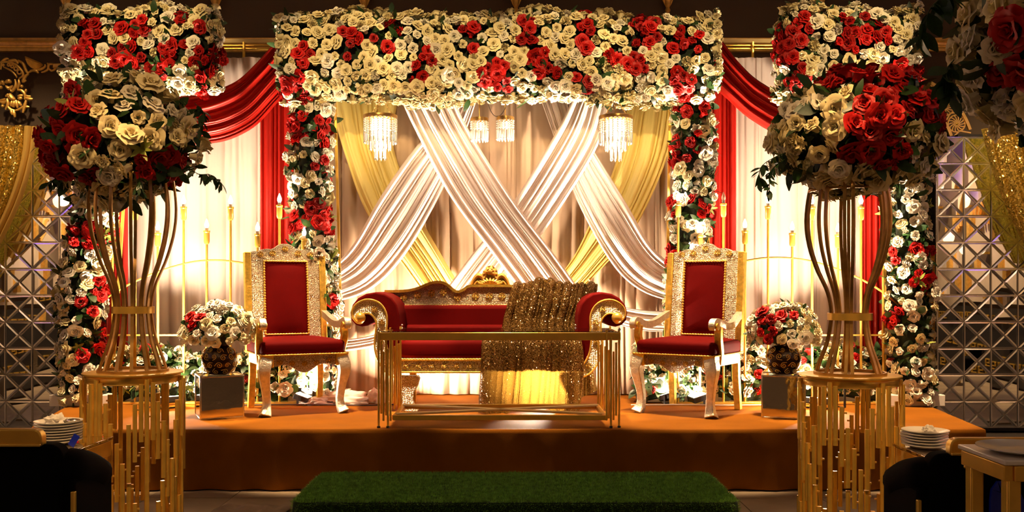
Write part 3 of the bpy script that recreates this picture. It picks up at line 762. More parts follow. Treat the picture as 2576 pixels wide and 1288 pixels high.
# --- the floral gate: crossbar and two columns
GD = 8.7; gc = P(1254, 149, GD)
gate = thing('floral_crossbar', 'broad crossbar of cream and red roses spanning above the crossed drapes', 'floral arch', gc)
hx = 536/F*GD; hz = 95/F*GD
rows = []
for u in (-1, -.97, 0, .97, 1):
    f = .55 if abs(u) == 1 else .86
    rows.append([gc+Vector((u*hx*.985, f*.24*math.copysign(abs(math.sin(a))**.6, math.sin(a)), f*hz*math.copysign(abs(math.cos(a))**.6, math.cos(a)))) for a in [2*PI*k/20 for k in range(20)]])
mb = MB().grid(rows, closed_u=True); mb.f += [tuple(range(20)), tuple(range(80, 100))[::-1]]
mb.obj('floral_core', 'core', gate, world=True)
red_beam = clusters([(765, 135, 34), (735, 212, 34), (765, 230, 24), (880, 110, 38), (880, 150, 26), (1000, 70, 30), (960, 112, 32), (1080, 135, 30), (1058, 185, 34), (1185, 82, 34), (1200, 118, 26),
    (1240, 178, 42), (1262, 205, 24), (1330, 82, 36), (1352, 155, 40), (1388, 180, 24), (1472, 70, 34), (1478, 115, 28), (1460, 195, 30), (1478, 212, 22), (1540, 150, 26), (1592, 172, 38),
    (1622, 82, 46), (1712, 105, 42), (1750, 118, 34), (1722, 205, 44)])
arrange(gate, beam_s(gc.x, gc.y, gc.z, hx, .27, hz, .45), 760, .074, (.092, .132), red_beam, 11, leaves=200, foliage=1500, leaf_size=(.08, .13), white=.3, ruff=.1, tries=70)
# the shaggy chrysanthemum tuft on top
def gate_column(name, label, px_path, d, r, count, red, seed, base=None, boards=True, pink=0, group='flower columns'):
    pth = [P(x, y, d) for x, y in px_path]; bot = pth[-1].copy(); bot.z = STZ+.02
    pth = [p for p in pth[:-1] if p.z > bot.z+.2]+[bot]
    t = thing(name, label, 'flower column', (bot.x, d, STZ), group=group)
    MB().tube(crom(pth, 30), r*.62, 12).obj('floral_core', 'core', t, world=True)
    MB().box((bot.x, d+.02, STZ+.05), (r*3.1, .3, .1)).obj('base_board', 'whitewood', t, world=True, bevel=.006)
    for s in (-1, 1): MB().bar([Vector((bot.x+s*r*1.15, d+.1, STZ+.1)), Vector((pth[0].x+s*r*1.15, d+.1, pth[0].z))], .022, .022, up=(0, 1, 0)).obj('frame_pole', 'gold', t, world=True)
    arrange(t, column_s(pth, r), count, .070, (.09, .128), red, seed, leaves=150, foliage=int(count*4), leaf_size=(.08, .13), white=.7, pink=pink, sprigs=14, jit=.35)
    return t
gate_column('flower_column', 'column of white and red roses left of the crossed drapes, behind the left throne chair',
    [(786, 245), (780, 400), (782, 560), (800, 690), (806, 800), (806, 1000)], 8.8, .165, 215, clusters([(770, 240, 40), (765, 320, 45), (815, 330, 40), (800, 415, 18), (790, 545, 48), (745, 560, 40), (828, 570, 30), (812, 760, 26)]), 21, pink=.02)
gate_column('flower_column', 'column of white and red roses right of the crossed drapes, behind the right throne chair',
    [(1742, 245), (1745, 400), (1740, 540), (1730, 680), (1730, 800), (1730, 1000)], 8.8, .165, 215, clusters([(1742, 275, 46), (1735, 368, 50), (1725, 395, 36), (1695, 520, 32), (1762, 520, 36), (1715, 645, 42)]), 22)
# --- outer flower panels and their columns
def panel(label, px0, px1, py0, py1, d, red, seed, count):
    c = P((px0+px1)/2, (py0+py1)/2, d); hx_, hz_ = (px1-px0)/2/F*d-.10, (py1-py0)/2/F*d-.06
    t = thing('flower_panel', label, 'floral arch', c, group='outer flower panels')
    rows = []
    for u in (-1, -.93, 0, .93, 1):
        f = .55 if abs(u) == 1 else .86
        rows.append([c+Vector((u*hx_*.96, f*.22*math.copysign(abs(math.sin(a))**.6, math.sin(a)), f*hz_*math.copysign(abs(math.cos(a))**.6, math.cos(a)))) for a in [2*PI*k/20 for k in range(20)]])
    mb = MB().grid(rows, closed_u=True); mb.f += [tuple(range(20)), tuple(range(80, 100))[::-1]]; mb.obj('floral_core', 'core', t, world=True)
    arrange(t, beam_s(c.x, c.y, c.z, hx_, .24, hz_, .5), count, .074, (.092, .132), red, seed, leaves=90, foliage=700, leaf_size=(.08, .13), white=.4, ruff=.08, tries=60)
    return t
OD = 8.45
panel('raised panel of cream and red roses over the left side curtain', 158, 572, 20, 238, OD,
    clusters([(230, 90, 44), (222, 120, 34), (318, 65, 30), (355, 72, 34), (300, 78, 24), (330, 140, 42), (285, 140, 22), (440, 120, 36), (410, 165, 38), (440, 155, 24), (455, 48, 22), (500, 88, 26), (510, 150, 36), (540, 145, 28), (520, 180, 20), (515, 215, 22)]), 31, 310)
panel('raised panel of cream and red roses over the right side curtain', 1934, 2316, 20, 250, OD,
    clusters([(1985, 90, 34), (2020, 65, 32), (2012, 95, 28), (1975, 130, 34), (2128, 65, 30), (2150, 100, 34), (2115, 120, 30), (2195, 60, 36), (2225, 90, 32), (2010, 195, 42), (2265, 165, 26), (2285, 200, 50), (2240, 180, 20)]), 32, 310)
gate_column('flower_column', 'leftmost column of white and red roses, beside the left mirror wall',
    [(262, 230), (250, 400), (240, 560), (212, 700), (205, 850), (215, 1000)], OD+.1, .17, 215, clusters([(205, 590, 44), (260, 590, 30), (225, 760, 36), (245, 725, 24), (250, 850, 42), (220, 880, 30)]), 41)
gate_column('flower_column', 'rightmost column of white and red roses, beside the timber pier and mirror wall',
    [(2290, 230), (2285, 400), (2283, 560), (2290, 700), (2290, 850), (2290, 1000)], OD+.1, .165, 215, clusters([(2320, 620, 34), (2270, 640, 26), (2310, 710, 30), (2255, 800, 32), (2325, 690, 24), (2250, 960, 18)]), 42)
# --- floor garlands
def garland(label, px0, px1, d, rz, count, red, seed, pink=.08):
    x0, x1 = (px0-CX)/F*d, (px1-CX)/F*d
    t = thing('floor_garland', label, 'garland', ((x0+x1)/2, d, STZ), group='low flower garlands along the stage floor')
    mb = MB(); mb.tube(crom([(x0, d, STZ+.1), ((x0+x1)/2, d, STZ+rz*.5), (x1, d, STZ+.1)], 10), lambda i: rz*.42, 10); mb.obj('floral_core', 'core', t, world=True)
    MB().box(((x0+x1)/2, d-.08, STZ+.03), (x1-x0, .06, .05)).obj('base_board', 'whitewood', t, world=True, bevel=.005)
    arrange(t, mound_s(x0, x1, d, STZ+.03, .17, rz), count, .082, (.09, .135), red, seed, leaves=70, foliage=420, leaf_size=(.09, .15), white=.75, pink=pink, ruff=.18, sprigs=22, jit=.4)
garland('low garland of white roses and leaves behind the left gold pedestal', 285, 470, 8.78, .42, 70, clusters([(300, 930, 20)]), 51, .04)
garland('low garland of white and pink flowers between the left vase and left throne chair', 470, 735, 8.78, .36, 80, clusters([(660, 930, 22)]), 52, .1)
garland('low garland of leaves and flowers behind the right throne chair', 1600, 1870, 8.8, .36, 80, clusters([(1785, 945, 34), (1800, 915, 24)]), 53, .02)
garland('low garland of white and pink flowers behind the right vase', 1870, 2230, 8.8, .42, 130, clusters([(1900, 960, 34), (1915, 990, 26), (2155, 890, 22)]), 54, .12)

# --- pedestals, trumpet stands and big bouquets in front of the stage
def pedestal(x, y, label, seed):
    t = thing('gold_pedestal', label, 'pedestal', (x, y, 0), rz=.12 if seed == 1 else -.2)
    H = 1.06
    MB().lathe([(.001, H), (.235, H), (.25, H-.002), (.25, H-.009), (.235, H-.010), (.001, H-.010)], 48).obj('top', 'gold', t)
    MB().lathe([(.232, H-.010), (.237, H-.02), (.232, H-.036), (.236, H-.052), (.22, H-.055), (.22, H-.010)], 48).obj('rim', 'gold', t)
    MB().tube([Vector((.225*math.cos(a), .225*math.sin(a), .012)) for a in [2*PI*k/48 for k in range(48)]], .011, 6, True).obj('bottom_ring', 'gold', t)
    ns = 54; made = {}
    def rod(i, z1, L, nm, rad=.243):
        a = 2*PI*i/ns-PI/2-PI/6
        key = (round(L, 3), nm)
        if key not in made:
            q = .0105; e = .004; sec = [(-q, -q+e), (-q+e, -q), (q-e, -q), (q, -q+e), (q, q-e), (q-e, q), (-q+e, q), (-q, q-e)]
            mb = MB().sweep([(0, 0, -L), (0, 0, 0)], lambda i: sec, up=(0, 1, 0))
            if nm == 'rod':
                for zz in (-.03, -L+.03): mb.box((.016, .004, zz), (.014, .008, .008))
            made[key] = mb.mesh(nm, 'goldpaint', 60)
        put(nm, made[key], t, (rad*math.cos(a), rad*math.sin(a), z1), (0, 0, a+PI/2))
    rg = random.Random(seed)
    for i in range(ns):
        s, k = divmod(i, 9)
        if k == 0: rod(i, H-.024, H-.024, 'leg'); continue
        k -= 1
        rod(i, H-.04-.1*k, .29 if k < 7 else .24, 'rod', .243 if k % 2 else .250)
        if k not in (3, 4) and (s in (0, 1, 5)): rod(i, H-.045-.1*(7-k), .29 if k else .25, 'rod', .250 if k % 2 else .243)
    return t
LP = P(335, 935, 5.0); RP = P(2138, 947, 4.85)
pedestal(LP.x, 5.0, 'round gold pedestal of staggered square rods under the left tall bouquet', 1)
pedestal(RP.x, 4.85, 'round gold pedestal of staggered square rods under the right tall bouquet', 2)
def trumpet(x, y, z, prof, angs, waist_z, waist_r, base_r, label):
    t = thing('trumpet_stand', label, 'flower stand', (x, y, z))
    MB().bar([Vector((base_r*math.cos(a), base_r*math.sin(a), .007)) for a in [2*PI*k/40 for k in range(40)]], .012, .013, up=(0, 0, 1), closed=True).obj('base_ring', 'antique', t)
    MB().bar([Vector(((waist_r+.008)*math.cos(a), (waist_r+.008)*math.sin(a), waist_z)) for a in [2*PI*k/40 for k in range(40)]], .008, .036, up=(0, 0, 1), closed=True).obj('waist_band', 'gold', t)
    c = crom([(r, 0, zz) for r, zz in prof], 40)
    top = c[-1].z-.08; tr = c[-4].x
    MB().tube([Vector((tr*math.cos(a), tr*math.sin(a), top)) for a in [2*PI*k/32 for k in range(32)]], .007, 6, True).obj('top_ring', 'antique', t)
    me = MB().sweep(c, lambda i: [(-.008, -.005), (.008, -.005), (.008, .005), (-.008, .005)], up=(1, 0, 0)).mesh('stem_bar', 'antique', 40)
    for a in angs: put('stem_bar', me, t, (0, 0, 0), (0, 0, a))
    return t
PR = [(.168, .012), (.15, .07), (.115, .17), (.096, .28), (.094, .36), (.115, .46), (.165, .58), (.205, .72), (.218, .86), (.20, 1.02), (.17, 1.1)]
trumpet(LP.x, 5.0, 1.06, PR, [2*PI*k/14+.1 for k in range(14)], .322, .094, .172, 'trumpet-shaped stand of bronze-gold bars on the left pedestal')
PR2 = [(r*1.02, z*.92) for r, z in PR]
trumpet(RP.x, 4.85, 1.06, PR2, [a+o for a in (.35, 1.35, 2.5, 3.75, 4.35, 5.3) for o in (-.09, .09)], .292, .098, .172, 'trumpet-shaped stand of paired gold bars on the right pedestal')
def vine(t, pts_, seed, lf=.05):
    rg = random.Random(seed); base = ROOT[t.name]; c = crom(pts_, 14); mb = MB().tube([p-base for p in c], .002, 5)
    v = mb.obj('vine', 'leaf', t)
    for i in range(2, 14):
        for s in (0, 1):
            o = put('leaf', rg.choice(LEAVES), t, c[i]-base, None, rg.uniform(lf*.7, lf*1.3)); o.rotation_euler = (rg.uniform(-1.5, -.2), rg.uniform(-.8, .8), rg.uniform(0, 6))
lc = P(312, 350, 5.0)
t = thing('tall_bouquet', 'big round bouquet of cream and dark red roses on the left trumpet stand', 'bouquet', lc)
MB().sphere(lc, .265, 20, 12, (1, .95, .92)).obj('floral_core', 'core', t, world=True)
arrange(t, ball_s(lc, .335, .33, .30, seed=3), 200, .078, (.09, .132), clusters([(165, 300, 56), (150, 360, 56), (140, 255, 28), (225, 430, 34), (165, 415, 24), (215, 345, 28), (352, 415, 42), (430, 430, 62), (445, 478, 46), (378, 445, 28), (190, 225, 24)]),
    61, leaves=170, leaf_size=(.07, .12), foliage=520, white=.25, tries=90, sprigs=10, jit=.4, dip=.035)
vine(t, [P(470, 420, 4.95), P(500, 438, 4.9), P(530, 440, 4.88), P(558, 462, 4.86)], 1); vine(t, [P(170, 440, 4.9), P(140, 450, 4.86), P(118, 462, 4.84)], 2); vine(t, [P(490, 260, 4.95), P(512, 285, 4.9), P(505, 330, 4.9)], 3)
vine(t, [P(350, 440, 4.75), P(352, 465, 4.72), P(355, 482, 4.72)], 4)
rc = P(2152, 335, 4.85)
t = thing('tall_bouquet', 'big round bouquet with red roses on top and cream below, on the right trumpet stand', 'bouquet', rc)
MB().sphere(rc, .29, 20, 12, (1, .95, .8)).obj('floral_core', 'core', t, world=True)
arrange(t, ball_s(rc, .37, .34, .285, seed=9), 215, .076, (.09, .132), clusters([(2100, 195, 62), (2180, 195, 70), (2250, 205, 66), (2190, 255, 62), (2200, 305, 66), (2165, 300, 44), (2255, 290, 60), (2165, 350, 60), (2210, 370, 54), (2255, 355, 54), (2300, 235, 64), (2245, 385, 40), (2340, 300, 44)]),
    62, leaves=150, leaf_size=(.07, .12), foliage=480, white=.25, tries=90, sprigs=26, jit=.4, dip=.035)
vine(t, [P(1990, 380, 4.8), P(1950, 395, 4.75), P(1915, 420, 4.74), P(1908, 455, 4.74)], 5); vine(t, [P(1975, 400, 4.75), P(1940, 430, 4.72), P(1935, 480, 4.72)], 6); vine(t, [P(2330, 300, 4.7), P(2350, 340, 4.66), P(2345, 390, 4.66)], 7)
# near bouquet at the right edge
nc = P(2722, 84, 3.2)
t = thing('tall_bouquet', 'nearest bouquet of large white and dark red flowers, cut off at the upper right', 'bouquet', nc)
MB().sphere(nc, .29, 20, 12).obj('floral_core', 'core', t, world=True)
arrange(t, ball_s(nc, .345, .33, .31, seed=5), 130, .085, (.11, .17), clusters([(2550, 160, 60), (2590, 60, 40), (2620, 150, 50)]), 63, leaves=90, leaf_size=(.09, .15), foliage=260, white=.3, tries=90, jit=.4, dip=.035)
vine(t, [P(2420, 20, 3.1), P(2385, -10, 3.05), P(2345, 15, 3.05), P(2325, 60, 3.05), P(2318, 90, 3.05)], 8, .07); vine(t, [P(2400, 150, 3.0), P(2380, 180, 2.95), P(2385, 230, 2.95)], 9, .07)
t = thing('bouquet_stand', 'slim gold stand holding the nearest bouquet at the right edge', 'flower stand', (nc.x, 3.2, .95))
MB().lathe([(.001, 0), (.12, 0), (.12, .012), (.02, .03), (.012, .08), (.012, nc.z-.95-.28), (.001, nc.z-.95-.28)], 20).obj('pole', 'antique', t)

# --- vases on mirrored plinths
def plinth(px0, px1, d, rz, label, sz=.345):
    x = ((px0+px1)/2-CX)/F*d
    t = thing('mirror_plinth', label, 'plinth', (x, d+sz/2, STZ), rz); h = sz/2; w = .012
    for nm, c, s in (('front_panel', (0, -h+.008, h), (sz-.02, .006, sz-.02)), ('rear_panel', (0, h-.008, h), (sz-.02, .006, sz-.02)), ('side_panel', (-h+.008, 0, h), (.006, sz-.02, sz-.02)), ('side_panel', (h-.008, 0, h), (.006, sz-.02, sz-.02)), ('top_panel', (0, 0, sz-.008), (sz-.02, sz-.02, .006))):
        MB().box(c, s).obj(nm, 'mirror_soft', t, 0)
    for a in (-1, 1):
        for b in (-1, 1):
            MB().box((a*(h-w/2), b*(h-w/2), h), (w, w, sz)).obj('frame_bar', 'silver', t, bevel=.002)
            MB().box((0, b*(h-w/2), h+a*(h-w/2)), (sz-2*w, w, w)).obj('frame_bar', 'silver', t, bevel=.002)
            MB().box((a*(h-w/2), 0, h+b*(h-w/2)), (w, sz-2*w, w)).obj('frame_bar', 'silver', t, bevel=.002)
    return t
def vase(x, y, z, label, r=.142):
    t = thing('scroll_vase', label, 'vase', (x, y, z))
    zc = r*.82; prof = [(.001, 0), (.085, 0), (.088, .012)]
    for k in range(14):
        a = -1.0+2.05*k/13; prof.append((r*math.cos(a), zc+r*.93*math.sin(a)))
    prof += [(.07, zc+r*.9), (.075, zc+r*1.02), (.062, zc+r*1.02), (.06, zc+r*.8)]
    MB().lathe(prof, 32).obj('body', 'bronze', t)
    def spiral(sgn, s):
        p = []
        for k in range(26):
            u = k/25; a = sgn*u*PI*3.1; q = s*(1-.86*u); p.append((q*math.cos(a)-s*.2, q*math.sin(a)))
        p = [(s*.9-s*.2+.0, -s*1.2*sgn)]+p
        v = []
        for a, b in p:
            la, lo = b/r, a/r; v.append(Vector((math.sin(lo)*math.cos(la), -math.cos(lo)*math.cos(la), math.sin(la)))*(r*1.0))
        return MB().tube(v, .0026, 5).mesh('scroll_wire', 'goldpaint', 180)
    ms = [spiral(1, .024), spiral(-1, .026), spiral(1, .020)]
    rg = random.Random(5)
    for row, lat in enumerate((-.68, -.25, .2, .62)):
        n = (9, 12, 12, 9)[row]
        for k in range(n):
            e = Euler((lat*-1*-1, 0, 0)).to_matrix(); m3 = Euler((0, 0, 2*PI*(k+.5*(row % 2))/n)).to_matrix() @ Euler((-lat, 0, 0)).to_matrix() @ Euler((0, rg.uniform(0, 6), 0)).to_matrix()
            o = put('scroll_wire', ms[(k+row) % 3], t, (0, 0, zc)); o.rotation_euler = m3.to_euler()
            o.scale = (1, 1, .95)
    return t
def vase_bouquet(x, y, z, label, red, seed):
    c = Vector((x, y, z)); t = thing('vase_bouquet', label, 'bouquet', c)
    MB().sphere(c+Vector((0, 0, .02)), .19, 16, 10, (1, 1, .7)).obj('floral_core', 'core', t, world=True)
    MB().tube([c+Vector((0, 0, -.12)), c], .04, 10).obj('stem_bundle', 'core', t, world=True)
    arrange(t, ball_s(c, .26, .24, .21, -.35, seed=seed), 75, .066, (.082, .115), red, seed, leaves=36, leaf_size=(.06, .1), foliage=150, white=.5, tries=90, jit=.3)
pl = plinth(478, 592, 7.60, .43, 'mirrored cube plinth under the left vase, beside the left throne chair')
vx, vy = pl.location.x, pl.location.y
vase(vx, vy, STZ+.346, 'dark bronze vase with gold scrolls on the left mirrored cube')
vase_bouquet(vx, vy, STZ+.346+.345, 'small bouquet of cream roses with red buds in the left scroll vase', clusters([(512, 805, 16), (498, 822, 14), (568, 840, 16), (485, 810, 12)]), 71)
pr = plinth(1930, 2042, 7.62, -.27, 'mirrored cube plinth under the right vase, partly behind the right pedestal')
vx, vy = pr.location.x, pr.location.y
vase(vx, vy, STZ+.346, 'dark bronze vase with gold scrolls on the right mirrored cube')
vase_bouquet(vx, vy, STZ+.346+.345, 'small bouquet of cream roses with red roses at upper left in the right scroll vase', clusters([(1930, 815, 34), (1940, 850, 30), (2000, 795, 16), (1960, 795, 22)]), 72)
# ------------------------------------------------------------------ furniture on the stage
def rosette_mesh(r):
    mb = MB(); rows = []
    for q, z in ((1, 0), (.95, .35), (.72, .5), (.55, .35), (.3, .55), (.02, .6)):
        rows.append([Vector((q*r*(1+.12*math.cos(8*a)*(q > .4))*math.cos(a), -z*r*.55, q*r*(1+.12*math.cos(8*a)*(q > .4))*math.sin(a))) for a in [2*PI*k/32 for k in range(32)]])
    return mb.grid(rows, closed_u=True).mesh('rosette', 'rosette', 50)
ROS = rosette_mesh(.026)
def throne(x, y, rz, label, s=1.0):
    t = thing('throne_chair', label, 'chair', (x, y, STZ+.005), rz)
    # front cabriole legs
    for sx in (-1, 1):
        path = [(.275, -.255, .47), (.292, -.272, .41), (.297, -.278, .35), (.282, -.262, .24), (.270, -.252, .12), (.276, -.262, .05), (.292, -.285, .0)]
        size = [.085, .088, .078, .06, .052, .062, .08]
        c = crom([(a*sx, b, z) for a, b, z in path], 22); sz = [p.x for p in crom([(q, 0, 0) for q in size], 22)]
        MB().bar(c, sz, sz, up=(0, 1, 0)).obj('leg', 'hammered', t, 40, bevel=.006)
        MB().box((sx*.275, -.253, .445), (.092, .092, .10)).obj('corner_block', 'leaf_gold', t, bevel=.006)
        MB().bar([(sx*.262, .265, .5), (sx*.262, .27, .3), (sx*.268, .30, .0)], [.052, .05, .046], [.052, .05, .046], up=(0, 1, 0)).obj('leg', 'leaf_gold', t, bevel=.004)
    # front apron with a wavy lower edge
    up = [(-.235, .49), (.235, .49)]; n = 28
    low = [(.235-.47*k/n,   .415-.055*math.sin(PI*k/n)**2-.018*math.cos(4*PI*k/n)) for k in range(n+1)]
    MB().prism(up[::-1]+low[::-1] if False else [up[0], up[1]]+low, -.272, -.245).obj('apron', 'emboss', t, 20, bevel=.004)
    for k in range(5): put('rosette', ROS, t, (-.18+.09*k, -.274, .44-.022*math.sin(PI*(k+.5)/5)), None, .85)
    for sx in (-1, 1): MB().box((sx*.275, 0, .445), (.045, .46, .085)).obj('side_rail', 'hammered', t, bevel=.005)
    MB().box((0, .26, .445), (.5, .04, .08)).obj('rear_rail', 'leaf_gold', t, bevel=.005)
    # cushion and cord
    rounded_box(MB(), (0, -.01, .548), (.635, .58, .115), .035, dome=.028).obj('seat', 'velvet', t, 60)
    ring = [Vector((a, b, .495)) for a, b in [(-.315+.63*k/90, -.302) for k in range(91)]]
    rope(ring, .0065, 1).obj('cord_trim', 'goldpaint', t, 180)
    for sx in (-1, 1): rope([Vector((sx*.318, -.30+.56*k/80, .495)) for k in range(81)], .0065, 1).obj('cord_trim', 'goldpaint', t, 180)
    # tall back, leaning slightly
    def B(px, pz, off=0): return Vector((px, .255+.075*(pz-.55)/.8+off, pz))
    ox, ix, zb, zi0, zi1, zs = .265, .168, .50, .635, 1.275, 1.345
    n = 40; crest = []
    for k in range(n+1):
        u = -1+2*k/n; a = abs(u)
        z = zs+.055*(1-a)**.8+.030*max(0, math.cos(PI*min(1, a/.30)*.5))*(a < .3)+.012*abs(math.sin(PI*2.5*a))
        crest.append((u*ox, z))
    def plate(poly, off0, off1):
        mb = MB(); m = len(poly); mb.v = [tuple(B(x, z, off0)) for x, z in poly]+[tuple(B(x, z, off1)) for x, z in poly]
        mb.f = [tuple(range(m)), tuple(range(m, 2*m))[::-1]]+[(i, m+i, m+(i+1) % m, (i+1) % m) for i in range(m)]; return mb
    plate([(-ox, zi1)]+crest+[(ox, zi1)], -.022, .022).obj('crest_panel', 'emboss', t, 20, bevel=.004)
    for sx in (-1, 1):
        plate([(sx*ix, zb), (sx*ox, zb), (sx*ox, zi1), (sx*ix, zi1)][::sx], -.022, .022).obj('back_stile', 'emboss', t, 20, bevel=.004)
        MB().bar([B(sx*(ox+.026), zb-.02, 0), B(sx*(ox+.026), zs+.005, 0)], .05, .062, up=(0, 1, 0)).obj('side_post', 'leaf_gold', t, bevel=.005)
    plate([(-ix, zb), (ix, zb), (ix, zi0), (-ix, zi0)], -.022, .022).obj('back_rail', 'emboss', t, 20, bevel=.004)
    rows = []
    for j in range(13):
        v = j/12; row = []
        for i in range(13):
            u = i/12; b = (math.sin(PI*u)*math.sin(PI*v))**.35
            row.append(B(-ix+2*ix*u, zi0+(zi1-zi0)*v, -.012-.030*b))
        rows.append(row)
    MB().grid(rows).obj('back_cushion', 'velvet', t, 180)
    MB().box(B(0, (zi0+zi1)/2, .012), (2*ix, .02, zi1-zi0)).obj('back_board', 'velvet', t, 0)
    rope([B(-ix+2*ix*k/50, zi1, -.026) for k in range(51)], .008, 1).obj('cord_trim', 'goldpaint', t, 180)
    rope([B(-ix+2*ix*k/50, zi0, -.026) for k in range(51)], .008, 1).obj('cord_trim', 'goldpaint', t, 180)
    for sx in (-1, 1): rope([B(sx*ix, zi0+(zi1-zi0)*k/90, -.026) for k in range(91)], .008, 1).obj('cord_trim', 'goldpaint', t, 180)
    for px, pz in ((-.195, 1.335), (-.1, 1.345), (0, 1.385), (.1, 1.345), (.195, 1.335)): put('rosette', ROS, t, B(px, pz, -.023), None, 1.0)
    # arms
    for sx in (-1, 1):
        c = crom([(sx*.292, .268, .815), (sx*.300, .19, .790), (sx*.315, .05, .738), (sx*.322, -.09, .728), (sx*.318, -.20, .755), (sx*.312, -.275, .768), (sx*.310, -.305, .745), (sx*.310, -.295, .712)], 30)
        MB().bar(c, [.058]*22+[.06]*8, [.042]*22+[.046]*4+[.040]*4, up=(sx, 0, 0)).obj('armrest', 'hammered', t, 40, bevel=.008)
        MB().tube([(sx*.31-.033, -.283, .732), (sx*.31+.033, -.283, .732)], .028, 14).obj('arm_scroll', 'leaf_gold', t)
        MB().bar(crom([(sx*.298, -.16, .42), (sx*.308, -.175, .52), (sx*.316, -.215, .63), (sx*.314, -.205, .73)], 14), .05, .05, up=(0, 1, 0)).obj('arm_support', 'leaf_gold', t, 40, bevel=.006)
    t.scale = (1.13, 1.13, 1)
    return t
throne(-1.85, 8.14, math.radians(27), 'silver and gold throne chair with dark red upholstery, left of the sofa')
throne(1.50, 8.07, math.radians(-34), 'silver and gold throne chair with dark red upholstery, right of the sofa')

SX, SY = -.197, 8.05
sofa = thing('royal_sofa', 'wide scroll-arm sofa in dark red velvet with silver embossed frame and carved crest', 'sofa', (SX, SY, STZ))
def fz(px, py): return ((px-1229)/298.1, (1036-py)/298.1)          # front plane
def bz(px, py): return ((px-1232.5)/276, (723-py)/276+1.05)          # back plane
for sx in (-1, 1):
    def mir(l): return [(a if sx == -1 else -a, b) for a, b in l]
    roll = mir([fz(*p) for p in ((1002, 900), (1004, 830), (1003, 795), (997, 768), (984, 750), (965, 739), (942, 735), (918, 739), (898, 750), (884, 767), (878, 787), (881, 806), (892, 818), (908, 823), (924, 820), (935, 811), (941, 800), (948, 806), (952, 830), (950, 870), (958, 905), (975, 930), (1002, 940))])
    if sx == 1: roll = roll[::-1]
    MB().prism(roll[::-1], .05, .70).obj('arm_roll', 'velvet', sofa, 40, bevel=.028, seg=3)
    scr = mir([fz(*p) for p in ((888, 798), (886, 784), (892, 770), (904, 760), (920, 754), (938, 755), (954, 762), (966, 775), (973, 793), (974, 815), (972, 840), (972, 865), (977, 890), (988, 912), (1006, 930), (1006, 950), (985, 945), (966, 930), (952, 908), (944, 880), (943, 855), (946, 830), (947, 812), (941, 798), (930, 789), (917, 789), (911, 795), (914, 804), (910, 812), (899, 811))])
    if sx == 1: scr = scr[::-1]
    MB().prism(scr[::-1], -.015, .05).obj('arm_front', 'emboss', sofa, 20, bevel=.004)
    ed = [Vector((a, -.016, b)) for a, b in scr]
    MB().tube(crom(ed+[ed[0]], 110), .0085, 6, False).obj('gold_edging', 'goldpaint', sofa)
    bx, bzz = mir([fz(907, 799)])[0]
    MB().sphere((bx, -.02, bzz), .046, 18, 12).obj('scroll_boss', 'gold', sofa)
    for q in ((943, 778), (960, 812), (958, 860), (978, 920)):
        a, b = mir([fz(*q)])[0]; put('rosette', ROS, sofa, (a, -.016, b), None, 1.0)
    lg = mir([fz(*p) for p in ((1002, 945), (1052, 945), (1056, 952), (1050, 972), (1040, 988), (1037, 1005), (1043, 1022), (1052, 1030), (1050, 1036), (1006, 1036), (1012, 1010), (1008, 975))])
    if sx == 1: lg = lg[::-1]
    MB().prism(lg[::-1], .0, .07).obj('leg', 'emboss', sofa, 20, bevel=.006)
    MB().bar([(sx*.70, .62, .34), (sx*.71, .66, 0)], .06, .06, up=(0, 1, 0)).obj('leg', 'leaf_gold', sofa, bevel=.005)
    a, b = mir([fz(1004, 822)])[0]
    mb = MB()
    for zz in (.012, -.012): mb.sphere((a-sx*.02, .03, b+zz), .010, 10, 6)
    mb.obj('crystal_stud', 'silver', sofa)
MB().box((0, .02, .385), (1.53, .05, .088)).obj('front_rail', 'emboss', sofa, bevel=.004)
for z in (.437, .335): MB().box((0, .012, z), (1.53, .06, .016)).obj('rail_moulding', 'leaf_gold', sofa, bevel=.005)
for k in range(14): put('rosette', ROS, sofa, (-.70+1.4*k/13, -.007, .386), None, .95)
MB().box((0, .36, .37), (1.5, .6, .09)).obj('seat_frame', 'blackboard', sofa, bevel=.004)
rounded_box(MB(), (0, .33, .525), (1.535, .68, .165), .045, dome=.02).obj('seat_cushion', 'velvet', sofa, 60)
rope([Vector((-.765+1.53*k/200, -.012, .447)) for k in range(201)], .006, 1).obj('cord_trim', 'goldpaint', sofa, 180)
MB().box((0, .60, .755), (1.62, .12, .27)).obj('back_cushion', 'velvet', sofa, bevel=.035, seg=3)
rounded_box(MB(), (0, .56, .655), (1.54, .16, .12), .04).obj('back_roll', 'velvet', sofa, 60)
half = [(1232, 720), (1184, 720), (1175, 722), (1163, 731), (1150, 735), (1139, 730), (1125, 718), (1108, 711), (1088, 712), (1068, 719), (1045, 728), (1015, 733), (968, 734)]
prof = [bz(*p) for p in half]; L_ = [(p.x, p.z) for p in crom([(x, 0, z) for x, z in prof[2:]], 40)]
top = [(-x, z) for x, z in prof[:2]][::1]
left = [prof[0], prof[1]]+L_; right = [(-x, z) for x, z in left][::-1]
outline = right+left[1:]; bl = bz(968, 768)
poly = outline+[(left[-1][0], bl[1]), (-left[-1][0], bl[1])]
MB().prism(poly, .615, .69).obj('back_crest_rail', 'emboss', sofa, 20, fix=True)
MB().bar([Vector((x, .65, z+.006)) for x, z in outline], .10, .022, up=(0, 1, 0)).obj('top_moulding', 'leaf_gold', sofa, 30) if False else MB().sweep([Vector((x, .65, z+.004)) for x, z in outline], lambda i: [(-.012, -.055), (.012, -.055), (.014, 0), (.012, .055), (-.012, .055)], up=(0, 1, 0)).obj('top_moulding', 'leaf_gold', sofa, 40)
rope([Vector((-.93+1.86*k/240, .61, bl[1]-.003)) for k in range(241)], .009, 1).obj('cord_trim', 'goldpaint', sofa, 180)
